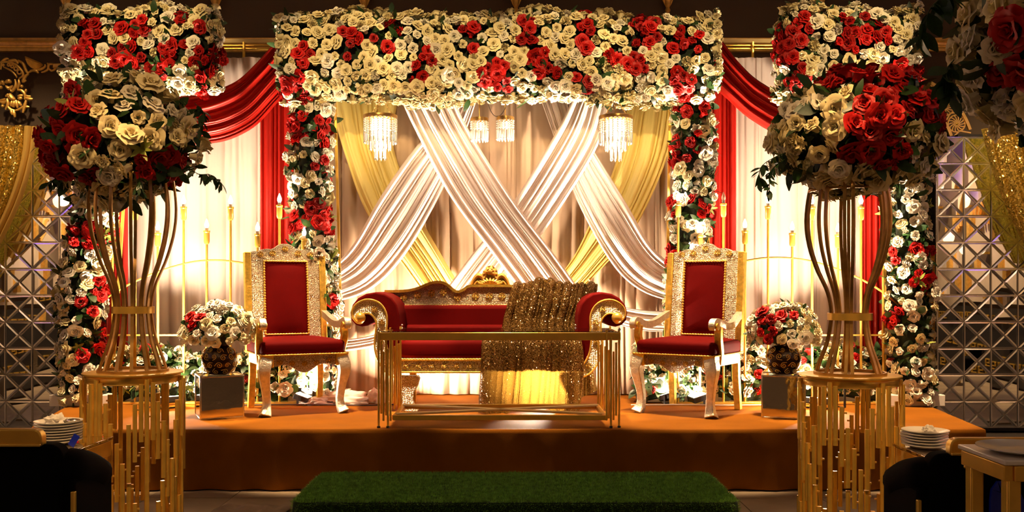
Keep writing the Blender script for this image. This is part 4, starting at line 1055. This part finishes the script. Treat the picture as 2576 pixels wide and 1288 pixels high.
for q in ((1015, 748), (1050, 743), (1085, 737), (1115, 735), (1150, 748), (1195, 745), (1230, 745), (1262, 745), (1300, 745)):
    a, b = bz(*q); put('rosette', ROS, sofa, (a, .614, b), None, 1.25)
MB().box((0, .65, .74), (1.7, .05, .36)).obj('back_board', 'blackboard', sofa, bevel=.004)
# carved crest
crest = [bz(*p) for p in ((1183, 719), (1185, 707), (1192, 693), (1204, 690), (1212, 695), (1214, 682), (1221, 677), (1226, 669), (1238, 667), (1245, 674), (1250, 681), (1252, 695), (1262, 690), (1272, 694), (1279, 706), (1282, 719))]
MB().prism(crest, .645, .68).obj('crest_plate', 'antique', sofa, 20, bevel=.006)
cx0, cz0 = bz(1232, 686)
mb = MB().sphere((cx0, .63, cz0+.012), .034, 14, 10)
for k in range(5):
    a = -.5+k*.25*PI+.28; mb.tube([(cx0, .628, cz0), (cx0+.035*math.cos(a), .62, cz0+.035*math.sin(a)), (cx0+.065*math.cos(a), .635, cz0+.06*math.sin(a))], [.012, .022, .006], 8)
mb.obj('crest_bud', 'carved', sofa)
mb = MB(); fx, fzz = bz(1232, 716)
for k in range(9):
    a = PI*(.08+.84*k/8); mb.tube([(fx, .625, fzz), (fx+.07*math.cos(a), .61, fzz+.035*math.sin(a)), (fx+.115*math.cos(a), .625, fzz+.065*math.sin(a))], [.006, .013, .005], 8)
mb.obj('crest_shell', 'carved', sofa)
for sx in (-1, 1):
    q = [bz(*p) for p in ((1248, 708), (1254, 696), (1263, 693), (1272, 702), (1280, 717))]; m_ = MB()
    m_.tube(crom([(sx*(a-cx0)+cx0, .628, b) for a, b in q], 16), [.006+.014*math.sin(PI*(.15+.8*k/15)) for k in range(16)], 8)
    q = [bz(*p) for p in ((1247, 700), (1243, 692), (1248, 688), (1252, 694))]; m_.tube(crom([(sx*(a-cx0)+cx0, .628, b) for a, b in q], 12), .010, 8)
    q = [bz(*p) for p in ((1252, 716), (1264, 708), (1272, 716))]; m_.tube(crom([(sx*(a-cx0)+cx0, .628, b) for a, b in q], 12), .009, 8)
    m_.obj('crest_scroll', 'carved', sofa)

# sequin throw over the right half of the sofa
thr = thing('sequin_throw', 'bronze sequin cloth draped over the right half of the sofa', 'throw', (SX+.6, SY+.3, STZ))
def throw_path():
    L = []; Rr = []
    # (y, z local to stage, x left px-plane, x right)
    def w(px, s=276, c=1232.5): return (px-c)/s
    def f(px): return (px-1229)/298.1
    data = [(.74, .80, w(1300), w(1500)), (.735, 1.0, w(1296), w(1503)), (.65, 1.075, w(1292), w(1503)), (.585, 1.03, w(1284), w(1500)), (.525, .9, w(1275), w(1492)), (.49, .78, w(1266), w(1480)),
            (.44, .70, w(1262), w(1475)), (.38, .655, w(1255), w(1478)), (.2, .648, w(1235), w(1478)), (.0, .640, f(1218), f(1462)), (-.05, .60, f(1212), f(1462)), (-.065, .5, f(1210), f(1466)), (-.065, .36, f(1209), f(1467)), (-.06, .2, f(1206), f(1464)), (-.055, .09, f(1204), f(1460)), (-.06, .03, f(1206), f(1455))]
    return data
dat = throw_path()
Lc = crom([(x0+SX, y+SY, z+STZ) for y, z, x0, x1 in dat], 90); Rc = crom([(x1+SX, y+SY, z+STZ) for y, z, x0, x1 in dat], 90)
f1, f2 = pleats(15, 5, .3), pleats(6, 9, .4); rows = []
for j in range(90):
    v = j/89; tv = (Lc[min(j+1, 89)]-Lc[max(j-1, 0)]).normalized(); nrm = Vector((1, 0, 0)).cross(tv).normalized()
    if nrm.y > 0 and v > .3: nrm = -nrm
    row = []
    for i in range(171):
        u = i/170; p = Lc[j].lerp(Rc[j], u)
        up = max(0, 1-abs(v-.3)/.25); low = max(0, min(1, (v-.62)/.25))
        a = .052*f1(u+.05*math.sin(v*7+u*3)*u*(1-u))*(.35+.65*max(up, .5*low))+.07*f2(u)*low
        if v < .35:
            hump = .055*math.exp(-((u-.36)/.17)**2)*max(0, 1-abs(v-.17)/.12); p = p+Vector((0, 0, hump))
        nn = nrm if nrm.z > -.2 else -nrm
        if v > .62: nn = Vector((0, -1, 0))
        elif v < .12: nn = Vector((0, 1, 0))
        row.append(p+nn*a+Vector((0, 0, -.05*low*max(0, (v-.9)/.1)*math.sin(u*9))))
    rows.append(row)
MB().grid(rows).obj('cloth', 'sequin_brown', thr, 60, world=True)
tr = [Vector((SX+(px-1229)/298.1, SY+.16, STZ+z)) for px, z in ((1470, .55), (1468, .3), (1462, .1))]; tq = [Vector((SX+(px-1229)/298.1, SY+.22, STZ+z)) for px, z in ((1492, .55), (1500, .3), (1509, .16))]
drape('trailing_corner', 'sequin_brown', tr, tq, 3, .03, thr, 3, nv=20)

# low gold table in front of the sofa
TY = 7.16; tb = thing('gold_table', 'long gold table frame with glass top and rod bundles at both ends, before the sofa', 'table', ((P(1257, 0, TY)).x, TY, STZ))
TX = ROOT[tb.name].x
def tx(px, d=TY): return (px-CX)/F*d-TX
def tz(py, d=TY): return CH-(py-CY)/F*d-STZ
D2 = .62; zt = tz(846)
MB().box((0, .0, zt), (tx(1558)-tx(950), .045, .058)).obj('top_beam', 'gold', tb, bevel=.004)
for s, px in ((-1, 957), (1, 1551)): MB().box((tx(px), D2/2, zt-.004), (.04, D2, .045)).obj('end_beam', 'gold', tb, bevel=.004)
MB().box((0, D2/2-.0, zt+.033), (tx(1552)-tx(956), D2+.02, .006)).obj('glass_top', 'glass', tb, 0, bevel=.002)
zb = tz(1050)
MB().box((0, .0, zb), (tx(1526)-tx(988), .04, .038)).obj('bottom_beam', 'gold', tb, bevel=.004)
MB().box((0, D2, zb+.005), (tx(1526)-tx(988), .04, .038)).obj('bottom_beam', 'gold', tb, bevel=.004)
for s in (-1, 1):
    MB().bar([(-s*.78, .03, zb+.02), (s*.78, D2-.03, zb+.02)], .055, .016, up=(0, 0, 1)).obj('cross_bar', 'wood', tb, bevel=.003)
    MB().box((s*.79, D2/2, zb), (.035, D2, .03)).obj('end_beam', 'gold', tb, bevel=.003)
rods = [(954, 833, 1076), (960, 857, 1040), (966, 884, 1057), (972, 850, 1044), (977, 877, 1076), (983, 830, 1058), (1525, 829, 1056), (1531, 880, 1052), (1536, 848, 1077), (1543, 884, 1056), (1549, 861, 1044), (1557, 829, 1077)]
for k, (px, y0, y1) in enumerate(rods):
    z0, z1 = tz(y1), tz(y0); yy = -.03 if k % 2 == 0 else -.012
    for dy, nm in ((yy, 'leg' if y1 > 1070 else 'rod'), (D2-yy, 'leg' if y1 > 1070 else 'rod')):
        o = MB().lathe([(.001, z0 if z0 > .02 else .0), (.0085, max(z0, 0)), (.0085, z1), (.001, z1)], 10, (tx(px), dy, 0)).obj(nm, 'goldpaint', tb)
        if nm == 'leg': MB().lathe([(.001, .0), (.013, 0), (.013, .012), (.008, .016), (.001, .016)], 12, (tx(px), dy, 0)).obj('foot_cap', 'blackboard', o)
for px in (954, 1557):
    MB().lathe([(.001, 0), (.011, .0), (.012, .01), (.006, .02), (.001, .024)], 12, (tx(px), -.03, tz(831))).obj('finial', 'silver', tb)

# crumpled white cloth bundles and cable
def bundle(px, py, d, sx_, sy_, sz_, label, seed):
    c = P(px, py, d); mb = MB(); rows = []
    for j in range(19):
        th = .02+(PI/2+.25)*j/18; row = []
        for i in range(48):
            a = 2*PI*i/48; n = Vector((math.sin(th)*math.cos(a), math.sin(th)*math.sin(a), math.cos(th)))
            q = 1+.34*(abs(noise.noise(n*2.1+Vector((seed, 0, 0))))*2-.4)+.10*noise.noise(n*6+Vector((0, seed, 0)))
            row.append(Vector((n.x*sx_*q, n.y*sy_*q, max(n.z*sz_*q, 0.0))))
        rows.append(row)
    o = mb.grid(rows, closed_u=True).obj('cloth_bundle', 'satin', None, 180); o.location = (c.x, d, STZ+.004)
    return tag(o, label, 'cloth')
bundle(868, 1000, 8.66, .24, .13, .10, 'crumpled white cloth heap behind the right front leg of the left throne chair', 3)
bundle(795, 1000, 8.56, .13, .10, .06, 'flat white cloth heap on floor between the legs of the left throne chair', 8)
bundle(948, 1000, 8.7, .10, .09, .11, 'small white cloth lump on floor at the left end of the gold table', 5)
cb_ = MB().tube(crom([(-2.7, 8.40, STZ+.012), (-2.2, 8.43, STZ+.012), (-1.75, 8.46, STZ+.012), (-1.35, 8.40, STZ+.012), (-1.05, 8.46, STZ+.012)], 80), .007, 6)
tag(cb_.obj('power_cable', 'cable'), 'thin dark cable lying across stage behind the left throne chair', 'cable')
cb_ = MB().tube(crom([(1.05, 8.42, STZ+.012), (1.5, 8.45, STZ+.012), (1.9, 8.40, STZ+.012), (2.35, 8.44, STZ+.012)], 80), .007, 6)
tag(cb_.obj('power_cable', 'whitewood'), 'thin pale cable lying across stage behind the right throne chair', 'cable')
bx = P(830, 1000, 8.55)
t = thing('power_box', 'flat white power box under the left throne chair', 'power box', (P(800, 0, 8.6).x, 8.6, STZ))
MB().box((0, 0, .035), (.36, .1, .07)).obj('body', 'whitewood', t, bevel=.006); MB().tube([(.08, -.052, .03), (.1, -.07, .03), (.13, -.07, .025), (.15, -.052, .03)], .006, 6).obj('plug', 'cable', t)
# ------------------------------------------------------------------ candle stands
def candelabra(stems, d, arch, label, unlit=()):
    x0 = P(stems[0][0], 0, d).x; xs = [P(a, 0, d).x for a, b in stems]
    t = thing('candle_stand', label, 'candle stand', (sum(xs)/len(xs), d, STZ)); bx = ROOT[t.name].x
    for k, (px, py) in enumerate(stems):
        x = P(px, 0, d).x-bx; zt = P(px, py, d).z-STZ
        s = MB().tube([(x, 0, .02), (x, 0, zt-.10)], .011, 8).obj('stem', 'goldpaint', t)
        cup = MB().lathe([(.001, zt-.125), (.020, zt-.12), (.026, zt-.10), (.026, zt-.02), (.030, zt-.015), (.030, zt), (.02, zt), (.001, zt-.005)], 14, (x, 0, 0)).obj('candle_cup', 'goldpaint', s)
        MB().lathe([(.014, zt-.005), (.015, zt+.022), (.012, zt+.026)], 10, (x, 0, 0)).obj('lamp_socket', 'whitewood', s)
        off = k in unlit
        MB().lathe([(.001, zt+.02), (.012, zt+.025), (.020, zt+.045), (.019, zt+.06), (.010, zt+.085), (.002, zt+.105)], 12, (x, 0, 0)).obj('flame_bulb', 'white_plastic' if off else 'bulb', s)
        if not off: lamp('POINT', 'candle_light', (x+bx, d-.0, zt+STZ+.13), CANDLE_E, FLOODC, .03)
    MB().tube(crom([(P(a, b, d).x-bx, .0, P(a, b, d).z-STZ) for a, b in arch], 40), .009, 8).obj('arch_rail', 'goldpaint', t)
    MB().box(((xs[0]+xs[-1])/2-bx, 0, .62), (abs(xs[-1]-xs[0]), .014, .014)).obj('cross_rail', 'goldpaint', t)
    MB().box(((xs[0]+xs[-1])/2-bx, 0, .012), (abs(xs[-1]-xs[0])+.04, .12, .02)).obj('base_bar', 'goldpaint', t, bevel=.003)
    return t

CD = 8.6
candelabra([(212, 600), (283, 572), (340, 520), (397, 586), (462, 520), (520, 580), (580, 520), (648, 588), (703, 516), (765, 600)], CD,
    [(206, 795), (260, 755), (325, 715), (400, 683), (470, 662), (525, 655), (580, 657), (640, 668), (710, 690), (770, 730)], 'gold candle stand of ten stems on an arched rail, behind the left throne chair', (0,))
candelabra([(1706, 512), (1761, 592), (1820, 512), (1874, 580), (1932, 518), (1993, 586), (2043, 520), (2108, 590), (2166, 520), (2222, 600), (2282, 520)], CD,
    [(1708, 730), (1765, 695), (1830, 668), (1900, 652), (1960, 648), (2030, 655), (2100, 675), (2165, 702), (2225, 738), (2286, 790)], 'gold candle stand of many stems on an arched rail, behind the right throne chair', (2, 10))

# ------------------------------------------------------------------ chandeliers
def strand_mesh(n, drop, r=.011):
    mb = MB(); z = 0
    for k in range(n): mb.sphere((0, 0, z-r), r, 6, 4); z -= 2*r
    mb.lathe([(.001, z), (.009, z-.012), (.006, z-drop*.8), (.009, z-drop*.88), (.001, z-drop)], 6)
    return mb.mesh('crystal_strand', 'crystal', 0)
def chandelier(px, py, d, r, label, rings, hook_y, chains=True, e=14):
    c = P(px, py, d); t = thing('chandelier', label, 'chandelier', c)
    MB().lathe([(r*.35, .012), (r*.9, .010), (r, .005), (r*1.01, -.005), (r, -.024), (r*.96, -.026), (r*.93, 0), (r*.35, .004)], 40).obj('disc_plate', 'antique', t)
    hook = P(px, hook_y, d)-c
    if chains:
        lk = [Vector((.006*math.cos(a), 0, .012*math.sin(a))) for a in [2*PI*k/12 for k in range(12)]]
        lm = MB().tube(lk, .0022, 5, True).mesh('chain_link', 'antique')
        for q in range(3):
            a = 2*PI*q/3+.4; p0 = Vector((r*.8*math.cos(a), r*.8*math.sin(a), .01)); n = max(4, int((hook-p0).length/.02))
            dr = (hook-p0).normalized()
            for k in range(n):
                o = put('chain_link', lm, t, p0.lerp(hook, (k+.5)/n)); o.rotation_euler = (dr.to_track_quat('Z', 'Y') @ Euler((0, 0, (k % 2)*PI/2)).to_quaternion()).to_euler()
        MB().lathe([(.001, .03), (.014, .02), (.014, 0), (.001, -.01)], 10, hook).obj('ceiling_hook', 'antique', t)
    else: MB().tube([(0, 0, 0), (0, 0, hook.z)], .005, 6).obj('hanging_rod', 'antique', t)
    for rad, n, nb, drop in rings:
        m = strand_mesh(nb, drop, .010)
        for k in range(n):
            a = 2*PI*k/n; put('crystal_strand', m, t, (r*rad*math.cos(a), r*rad*math.sin(a), -.02), (0, 0, a))
    MB().lathe([(.001, -.03), (.07, -.03), (.07, -.17), (.05, -.19), (.001, -.195)] if chains else [(.001, -.03), (.024, -.035), (.03, -.07), (.02, -.10), (.001, -.11)], 20).obj('lamp_bulb', 'bulb_soft' if not chains else 'bulb', t)
    lamp('POINT', 'chandelier_light', (c.x, d-.0, c.z-.30 if chains else c.z-.2), e, FLOODC, .12)
    return t
BIG = [(.95, 24, 6, .11), (.62, 16, 8, .13), (.32, 8, 12, .14)]
SMALL = [(.93, 16, 4, .11), (.5, 7, 4, .10)]
chandelier(957, 292, 8.55, .152, 'large crystal chandelier hanging before the left yellow drape', BIG, 244, e=13)
chandelier(1549, 294, 8.55, .152, 'large crystal chandelier hanging before the right yellow drape', BIG, 244, e=13)
chandelier(1206, 299, 8.70, .082, 'small crystal pendant left of the middle, beside its twin', SMALL, 244, False, 4)
chandelier(1271, 296, 8.66, .080, 'small crystal pendant right of the middle, beside its twin', SMALL, 244, False, 4)
w = MB().tube(crom(pts(8.62, (1228, 262), (1236, 282), (1246, 292), (1258, 290), (1268, 278), (1274, 262)), 24), .003, 5)
tag(w.obj('lamp_wire', 'cable'), 'thin dark wire sagging between the two small pendants', 'wire')

# ------------------------------------------------------------------ floodlights on the stage floor
def flood(x, y, z, aim, energy, label, size=(.2, .14), color=FLOODC, lens=True, spread=None):
    a = Vector(aim)-Vector((x, y, z)); yaw = math.atan2(a.x, -a.y); pit = math.atan2(a.z, math.hypot(a.x, a.y))
    t = thing('floodlight', label, 'floodlight', (x, y, z), yaw)
    m = Matrix.Rotation(-pit, 3, 'X')
    h = MB().box((0, .03, 0), (size[0], .05, size[1]), None); h.v = [tuple(m @ Vector(p)) for p in h.v]; h.obj('housing', 'blackboard', t, bevel=.006)
    l = MB().box((0, .002, 0), (size[0]*.86, .006, size[1]*.82)); l.v = [tuple(m @ Vector(p)) for p in l.v]; l.obj('lens', 'flood', t, 0)
    b = z-STZ
    MB().bar([(-size[0]/2-.012, .03, 0), (-size[0]/2-.012, .03, -b+.006), (size[0]/2+.012, .03, -b+.006), (size[0]/2+.012, .03, 0)], .01, .02, up=(0, 1, 0)).obj('bracket', 'blackboard', t, 0)
    dirn = a.normalized()
    o = lamp('AREA', 'flood_light', Vector((x, y, z))+dirn*.02, energy, color, size[0]*.8, aim, size_y=size[1]*.8)
    if spread: o.data.spread = spread
    return t
flood(P(422, 0, 8.3).x, 8.3, STZ+.10, (P(380, 0, 8.6).x, 8.62, 3.2), FL['left'], 'slim white-hot floodlight on stage behind the left gold pedestal', spread=1.5)
flood(P(775, 0, 8.66).x, 8.66, STZ+.12, (P(900, 0, 9).x, 9.1, 1.9), FL['lchair'], 'bright floodlight glaring behind the left throne chair')
flood(P(1026, 0, 8.84).x, 8.84, STZ+.09, (P(1150, 0, 9).x, 9.05, 1.9), FL['mid'], 'hidden floodlight behind the left half of the sofa', (.16, .12))
flood(P(1390, 0, 8.9).x, 8.84, STZ+.09, (P(1385, 0, 9).x, 9.05, 1.9), FL['mid'], 'hidden floodlight behind the right half of the sofa')
flood(P(1375, 0, 8.74).x, 8.76, STZ+.13, (P(1360, 0, 8).x, 8.0, .74), FL['under'], 'floodlight under the sofa shining through the sequin cloth', spread=.9)
flood(P(1690, 0, 8.64).x, 8.64, STZ+.09, (P(1600, 0, 9).x, 9.1, 2.3), FL['rchair'], 'floodlight behind the right throne chair pointing back at the drapes')
flood(P(2058, 0, 8.3).x, 8.3, STZ+.09, (P(2090, 0, 8.6).x, 8.62, 3.2), FL['right'], 'slim floodlight on stage behind the right gold pedestal', spread=1.5)
flood(-1.86, 8.58, STZ+.09, (-.9, 8.45, 3.4), FL['gate'], 'floodlight behind the left throne chair pointing up at the floral crossbar', spread=1.1)
flood(1.66, 8.56, STZ+.09, (.8, 8.45, 3.4), FL['gate'], 'floodlight behind the right throne chair pointing up at the floral crossbar', spread=1.1)
flood(P(2105, 0, 8.35).x, 8.36, STZ+.26, (1.9, 8.0, 1.0), FL['side'], 'small floodlight on stage facing the right throne chair', (.12, .1))
flood(P(395, 0, 8.4).x, 8.36, STZ+.24, (-1.9, 8.2, 1.0), FL['side']*.7, 'small floodlight on stage facing the left throne chair', (.12, .1))

# ------------------------------------------------------------------ guest tables and chairs at the front
def armchair(x, y, rz, top, label, arms=True, hw=.36):
    t = thing('lounge_chair' if arms else 'dining_chair', label, 'chair', (x, y, 0), rz)
    def rr(x0, x1, z0, z1, r, n=6):
        o = []
        for cx, cz, a0 in ((x1-r, z1-r, 0), (x0+r, z1-r, PI/2)): o += [(cx+r*math.cos(a0+PI/2*k/n), cz+r*math.sin(a0+PI/2*k/n)) for k in range(n+1)]
        return o+[(x0, z0), (x1, z0)]
    hp = .235
    MB().prism(rr(-hp, hp, top-.066, top+.0, .035), .0, .045).obj('gold_headrest', 'gold', t, 20, bevel=.006)
    MB().box((0, -.006, top-.06), (2*hp, .012, .010)).obj('headrest_moulding', 'goldpaint', t, bevel=.003)
    bw = hw-.05 if arms else hp
    MB().prism(rr(-bw, bw, .12, top-.06 if arms else top-.066, .05), .005, .085).obj('backrest', 'black', t, 20, bevel=.012)
    MB().box((0, .255, .33), (2*bw, .37, .2)).obj('seat', 'black', t, bevel=.03, seg=3)
    if arms:
        for s in (-1, 1):
            c = [(s*(hw-.065), .0+.36*k/10, top-.155-.10*(k/10)**2) for k in range(11)]
            MB().tube(c, [.02, .06, .072]+[.074]*7+[.05], 16).obj('arm_roll', 'black', t)
            MB().box((s*(hw-.06), .20, (top-.2)/2+.06), (.10, .36, top-.30)).obj('arm_panel', 'black', t, bevel=.02)
            MB().box((s*(hw-.012), .02, (top-.23)/2), (.016, .02, top-.25)).obj('gold_strip', 'goldpaint', t, bevel=.003)
    k = hw-.05 if arms else hp-.025
    for sx in (-1, 1):
        for yy in (.05, .41): MB().bar([(sx*k, yy, .25), (sx*(k+.0), yy, 0)], .03, .03, up=(0, 1, 0)).obj('leg', 'goldpaint', t, bevel=.003)
    return t
armchair((-52-CX)/F*3.62, 3.62, 0, CH-(1080-CY)/F*3.62, 'black velvet lounge chair with gold headrest panel at the lower left, before the plates')
armchair((2545-CX)/F*3.66, 3.66, 0, CH-(1103-CY)/F*3.66, 'black velvet lounge chair with gold headrest panel at the lower right, before the plates')
cx_ = (2440-CX)/F*3.46+.235
armchair(cx_, 3.46, 0, CH-(1138-CY)/F*3.46, 'gold-topped black chair between the near gold table and the lounge chair at lower right', False) if False else None
c2 = armchair(cx_, 3.50, PI, CH-(1139-CY)/F*3.46, 'gold-topped black chair tucked behind the near gold table at lower right', False)
def table(x0, x1, y0, y1, z, leg, label, apron=.075, top='mirror_soft', inset=.0):
    t = thing('gold_dining_table' if z < .9 else 'gold_side_table', label, 'table', ((x0+x1)/2, (y0+y1)/2, 0)); hx, hy = (x1-x0)/2, (y1-y0)/2
    MB().box((0, 0, z-.008), (2*hx, 2*hy, .016)).obj('table_top', top, t, bevel=.004)
    for s in (-1, 1):
        MB().box((s*(hx-.02), 0, z-.018-apron/2), (.03, 2*hy-.03, apron)).obj('apron', 'gold', t, bevel=.003)
        MB().box((0, s*(hy-.02), z-.018-apron/2), (2*hx-.07, .03, apron)).obj('apron', 'gold', t, bevel=.003)
        for q in (-1, 1): MB().box((s*(hx-.04), q*(hy-.04), (z-.02)/2), (leg, leg, z-.02)).obj('leg', 'goldpaint', t, bevel=.006)
    return t
table(-3.2, -1.97, 4.28, 4.72, .765, .04, 'gold table with mirrored top carrying the left plate stack')
table(1.80, 3.2, 4.12, 4.52, .765, .04, 'gold table with mirrored top carrying the right plate stack')
table(1.55, 2.5, 3.0, 3.32, .955, .045, 'tall gold side table with white top at the lower right edge', .05, 'porcelain')
ROOT_ = None
def plate_mesh(r):
    return MB().lathe([(.001, .004), (r*.55, .004), (r*.62, .006), (r*.98, .017), (r, .018), (r, .0145), (r*.66, .001), (r*.58, -.001), (.001, -.001)], 40).mesh('plate', 'porcelain', 40)
def plates(px, d, n, r, z, where, grp):
    me = plate_mesh(r); x = (px-CX)/F*d; nm = ['bottom', 'second', 'third', 'fourth', 'fifth', 'sixth', 'seventh', 'eighth', 'ninth']
    for k in range(n):
        o = put('dinner_plate', me, None, (x+R.uniform(-.003, .003), d+R.uniform(-.003, .003), z+.001+k*.0125+.0005))
        tag(o, ('bottom white plate of the %s stack' if k == 0 else 'topmost white plate of the %s stack' if k == n-1 else nm[k]+' white plate up from the bottom of the %s stack') % where, 'plate', grp)
    return x, z+.001+(n-1)*.0125+.0085
px_, pz_ = plates(147, 4.5, 8, .107, .766, 'left table', 'plates stacked on the left table')
def crumple(name, x, y, z, s, seed, label):
    rows = []
    for j in range(16):
        th = .03+(PI/2+.1)*j/15; row = []
        for i in range(36):
            a = 2*PI*i/36; n = Vector((math.sin(th)*math.cos(a), math.sin(th)*math.sin(a), math.cos(th)))
            q = 1+.55*noise.noise(n*2.3+Vector((seed, 0, 0)))+.25*noise.noise(n*5+Vector((0, seed, 0)))
            row.append(Vector((n.x*s[0]*q, n.y*s[1]*q, max(n.z*s[2]*q, 0))))
        rows.append(row)
    o = MB().grid(rows, closed_u=True).obj(name, 'napkin', None, 50); o.location = (x, y, z); return tag(o, label, 'napkin')
crumple('folded_napkin', px_-.01, 4.5, pz_, (.05, .04, .035), 4, 'folded white napkin on top of the left plate stack')
sp = thing('serving_spoon', 'pale grey spoon resting on top of the left plate stack', 'spoon', (px_+.055, 4.5, pz_))
MB().sphere((.02, -.01, .012), .026, 14, 8, (1.2, .9, .35)).obj('bowl', 'silver', sp); MB().bar([(.0, 0, .012), (-.04, .01, .014), (-.09, .02, .012)], .012, .004, up=(0, 0, 1)).obj('handle', 'silver', sp)
px_, pz_ = plates(2326, 4.38, 6, .104, .766, 'right table', 'plates stacked on the right table')
crumple('rolled_napkin', px_+.02, 4.38, pz_, (.028, .024, .026), 9, 'rolled white napkin on top of the right plate stack')
tag(put('side_plate', plate_mesh(.15), None, (2.02-.32, 3.16, .9565)), 'single white plate on the tall gold side table at lower right', 'plate')
bt = MB().box((0, 0, 0), (.030, .003, .058)).obj('blue_card', 'blue', None, 0, bevel=.001); bt.location = P(186, 1108, 4.38); bt.rotation_euler = (0, .55, 0); tag(bt, 'small blue card sticking up between lounge chair and left plate stack', 'card')
bb = P(2540, 1236, 3.41)
t = thing('blue_piece', 'bright blue curved plastic piece behind the tall gold side table', 'plastic piece', (bb.x, 3.41, bb.z))
MB().bar(crom([(-.04, 0, -.30), (-.045, 0, -.01), (0, 0, -.004), (.02, 0, -.03), (.035, 0, -.09), (.04, 0, -.30)], 24), .05, .014, up=(0, 1, 0)).obj('rim', 'blue', t, 40)  # stands in for a blue plastic chair back, shaped like a bag
MB().box((0, .012, -.18), (.07, .01, .26)).obj('inner_panel', 'black', t)

# ------------------------------------------------------------------ the hall behind the camera, seen in the mirrors
def XN(x): return 'over the far left side' if x < -4 else 'well left of the middle' if x < -2.5 else 'left of the middle' if x < -1.7 else 'slightly left of the middle' if x < -1.2 else 'just left of the middle line' if x < 0 else 'on the middle line' if x == 0 else 'just right of the middle line' if x < 1.2 else 'slightly right of the middle' if x < 1.7 else 'right of the middle' if x < 2.5 else 'well right of the middle' if x < 4 else 'over the far right side'
def YN(y): return {-5.5: 'in the rearmost row of the hall', -2.2: 'in the second row of the hall', 1.0: 'in the third row of the hall', .9: 'added to light the tall bouquets', 2.6: 'added before the stage to light the flowers', 3.2: 'added to light the pedestals', 7.45: 'above the stage', 8.6: 'added above the mirror wall', 8.9: 'added above the backdrop'}[y]
dm = MB().lathe([(.001, 0), (.2, 0), (.22, .02), (.22, .06), (.001, .06)], 24).mesh('lamp_disc', 'hall_disc')
for i, (x, y) in enumerate(HALL_LAMPS+STAGE_LAMPS+PEDESTAL_FILLS+WALL_FILLS+[g[:2] for g in GATE_FILLS]+BOUQUET_FILLS):  # discs for the hall and stage rows and for the added spots
    o = put('ceiling_lamp', dm, None, (x, y, HZ-.065)); tag(o, 'round warm ceiling lamp %s, %s' % (XN(x), YN(y)), 'ceiling lamp', 'hall ceiling lamps')
wl = MB().box((0, 0, 0), (.02, 1.7, 1.9)); 
panel_m = mat('cream_wall_panel', (.75, .62, .45), .6, var=.06); pm = MB().box((0, 0, 0), (.05, 1.9, 2.3)).mesh('wall_panel', panel_m, 0)
key_m = MB()
for k in range(9):
    y = -.85+k*.21
    for c, s in (((0, y, .0), (.02, .16, .018)), ((0, y-.07, .05), (.02, .018, .1)), ((0, y, .1), (.02, .16, .018)), ((0, y+.05, .07), (.02, .018, .06)), ((0, y+.01, .045), (.02, .09, .018))): key_m.box(c, s)
key_me = key_m.mesh('key_band', 'goldpaint', 0)
sc_m = MB().sphere((0, 0, 0), .09, 14, 10, (1, 1, 1.4)).mesh('sconce_globe', 'hall_disc'); pu_m = MB().box((0, 0, 0), (.04, 1.2, .10)).mesh('light_bar', 'purple_glow', 0)
panel2 = MB()
for k in range(9):
    a_ = PI*k/8; panel2.tube([(0, .55*math.cos(a_), 1.0+.35*math.sin(a_)), (0, .50*math.cos(a_), 1.0+.30*math.sin(a_)), (0, .2*math.cos(a_), .7+.1*math.sin(a_))], .03, 5)
orn_me = panel2.mesh('gilt_fan', 'carved', 60)
arch_me = MB().tube([(0, .8*math.cos(PI*k/20), .15+.75*math.sin(PI*k/20)) for k in range(21)], .05, 6).bar([(0, -.8, .15), (0, -.8, -1.1)], .1, .1, up=(1, 0, 0)).bar([(0, .8, .15), (0, .8, -1.1)], .1, .1, up=(1, 0, 0)).mesh('gilt_arch', 'carved', 60)
dado_me = MB().box((0, 0, 0), (.06, 2.5, 1.15)).mesh('dado', 'blackboard', 0)
for s in (-1, 1):
    side = 'left' if s < 0 else 'right'
    for k in range(3):
        y = 5.7-k*2.6
        t = thing('wall_panel', '%s panel with a gilt arch and gold key bands on the %s side wall of the hall' % (('cream', 'second cream', 'third cream')[k], side), 'wall panel', (s*(HX-.035), y, 2.4), group='side wall panels')
        put('panel', pm, t, (0, 0, 0)); put('gilt_arch', arch_me, t, (-s*.04, 0, 0)); put('gilt_fan', orn_me, t, (-s*.05, 0, -.75))
        put('dado', dado_me, t, (-s*.0, 0, -1.79)); put('key_band', key_me, t, (-s*.045, 0, -1.42)); put('key_band', key_me, t, (-s*.045, .3, -2.1))
        for q, (dy, dz) in enumerate(((-1.25, .4), (-1.25, -.35))):
            u = thing('wall_sconce', '%s glowing globe sconce beside the %s panel on the hall %s wall' % (('upper', 'lower')[q], ('first', 'second', 'third')[k], side), 'sconce', (s*(HX-.14), y+dy, 2.5+dz), group='side wall sconces')
            put('globe', sc_m, u); MB().box((s*.07, 0, -.1), (.14, .04, .04)).obj('bracket', 'goldpaint', u)
            if k < 2 and q == 0: lamp('POINT', 'sconce_light', (s*(HX-.4), y+dy, 2.5+dz), 6, WARM, .1)
        o = put('light_bar', pu_m, None, (s*(HX-.03), y-.2, 3.85)); tag(o, 'violet light bar above the %s panel on the %s side wall of the hall' % (('first', 'second', 'third')[k], side), 'light bar', 'violet light bars')
    o = armchair(s*6.35, 5.0, s*PI/2*-1, .95, 'black chair with gold headrest standing against the %s side wall' % side, False)
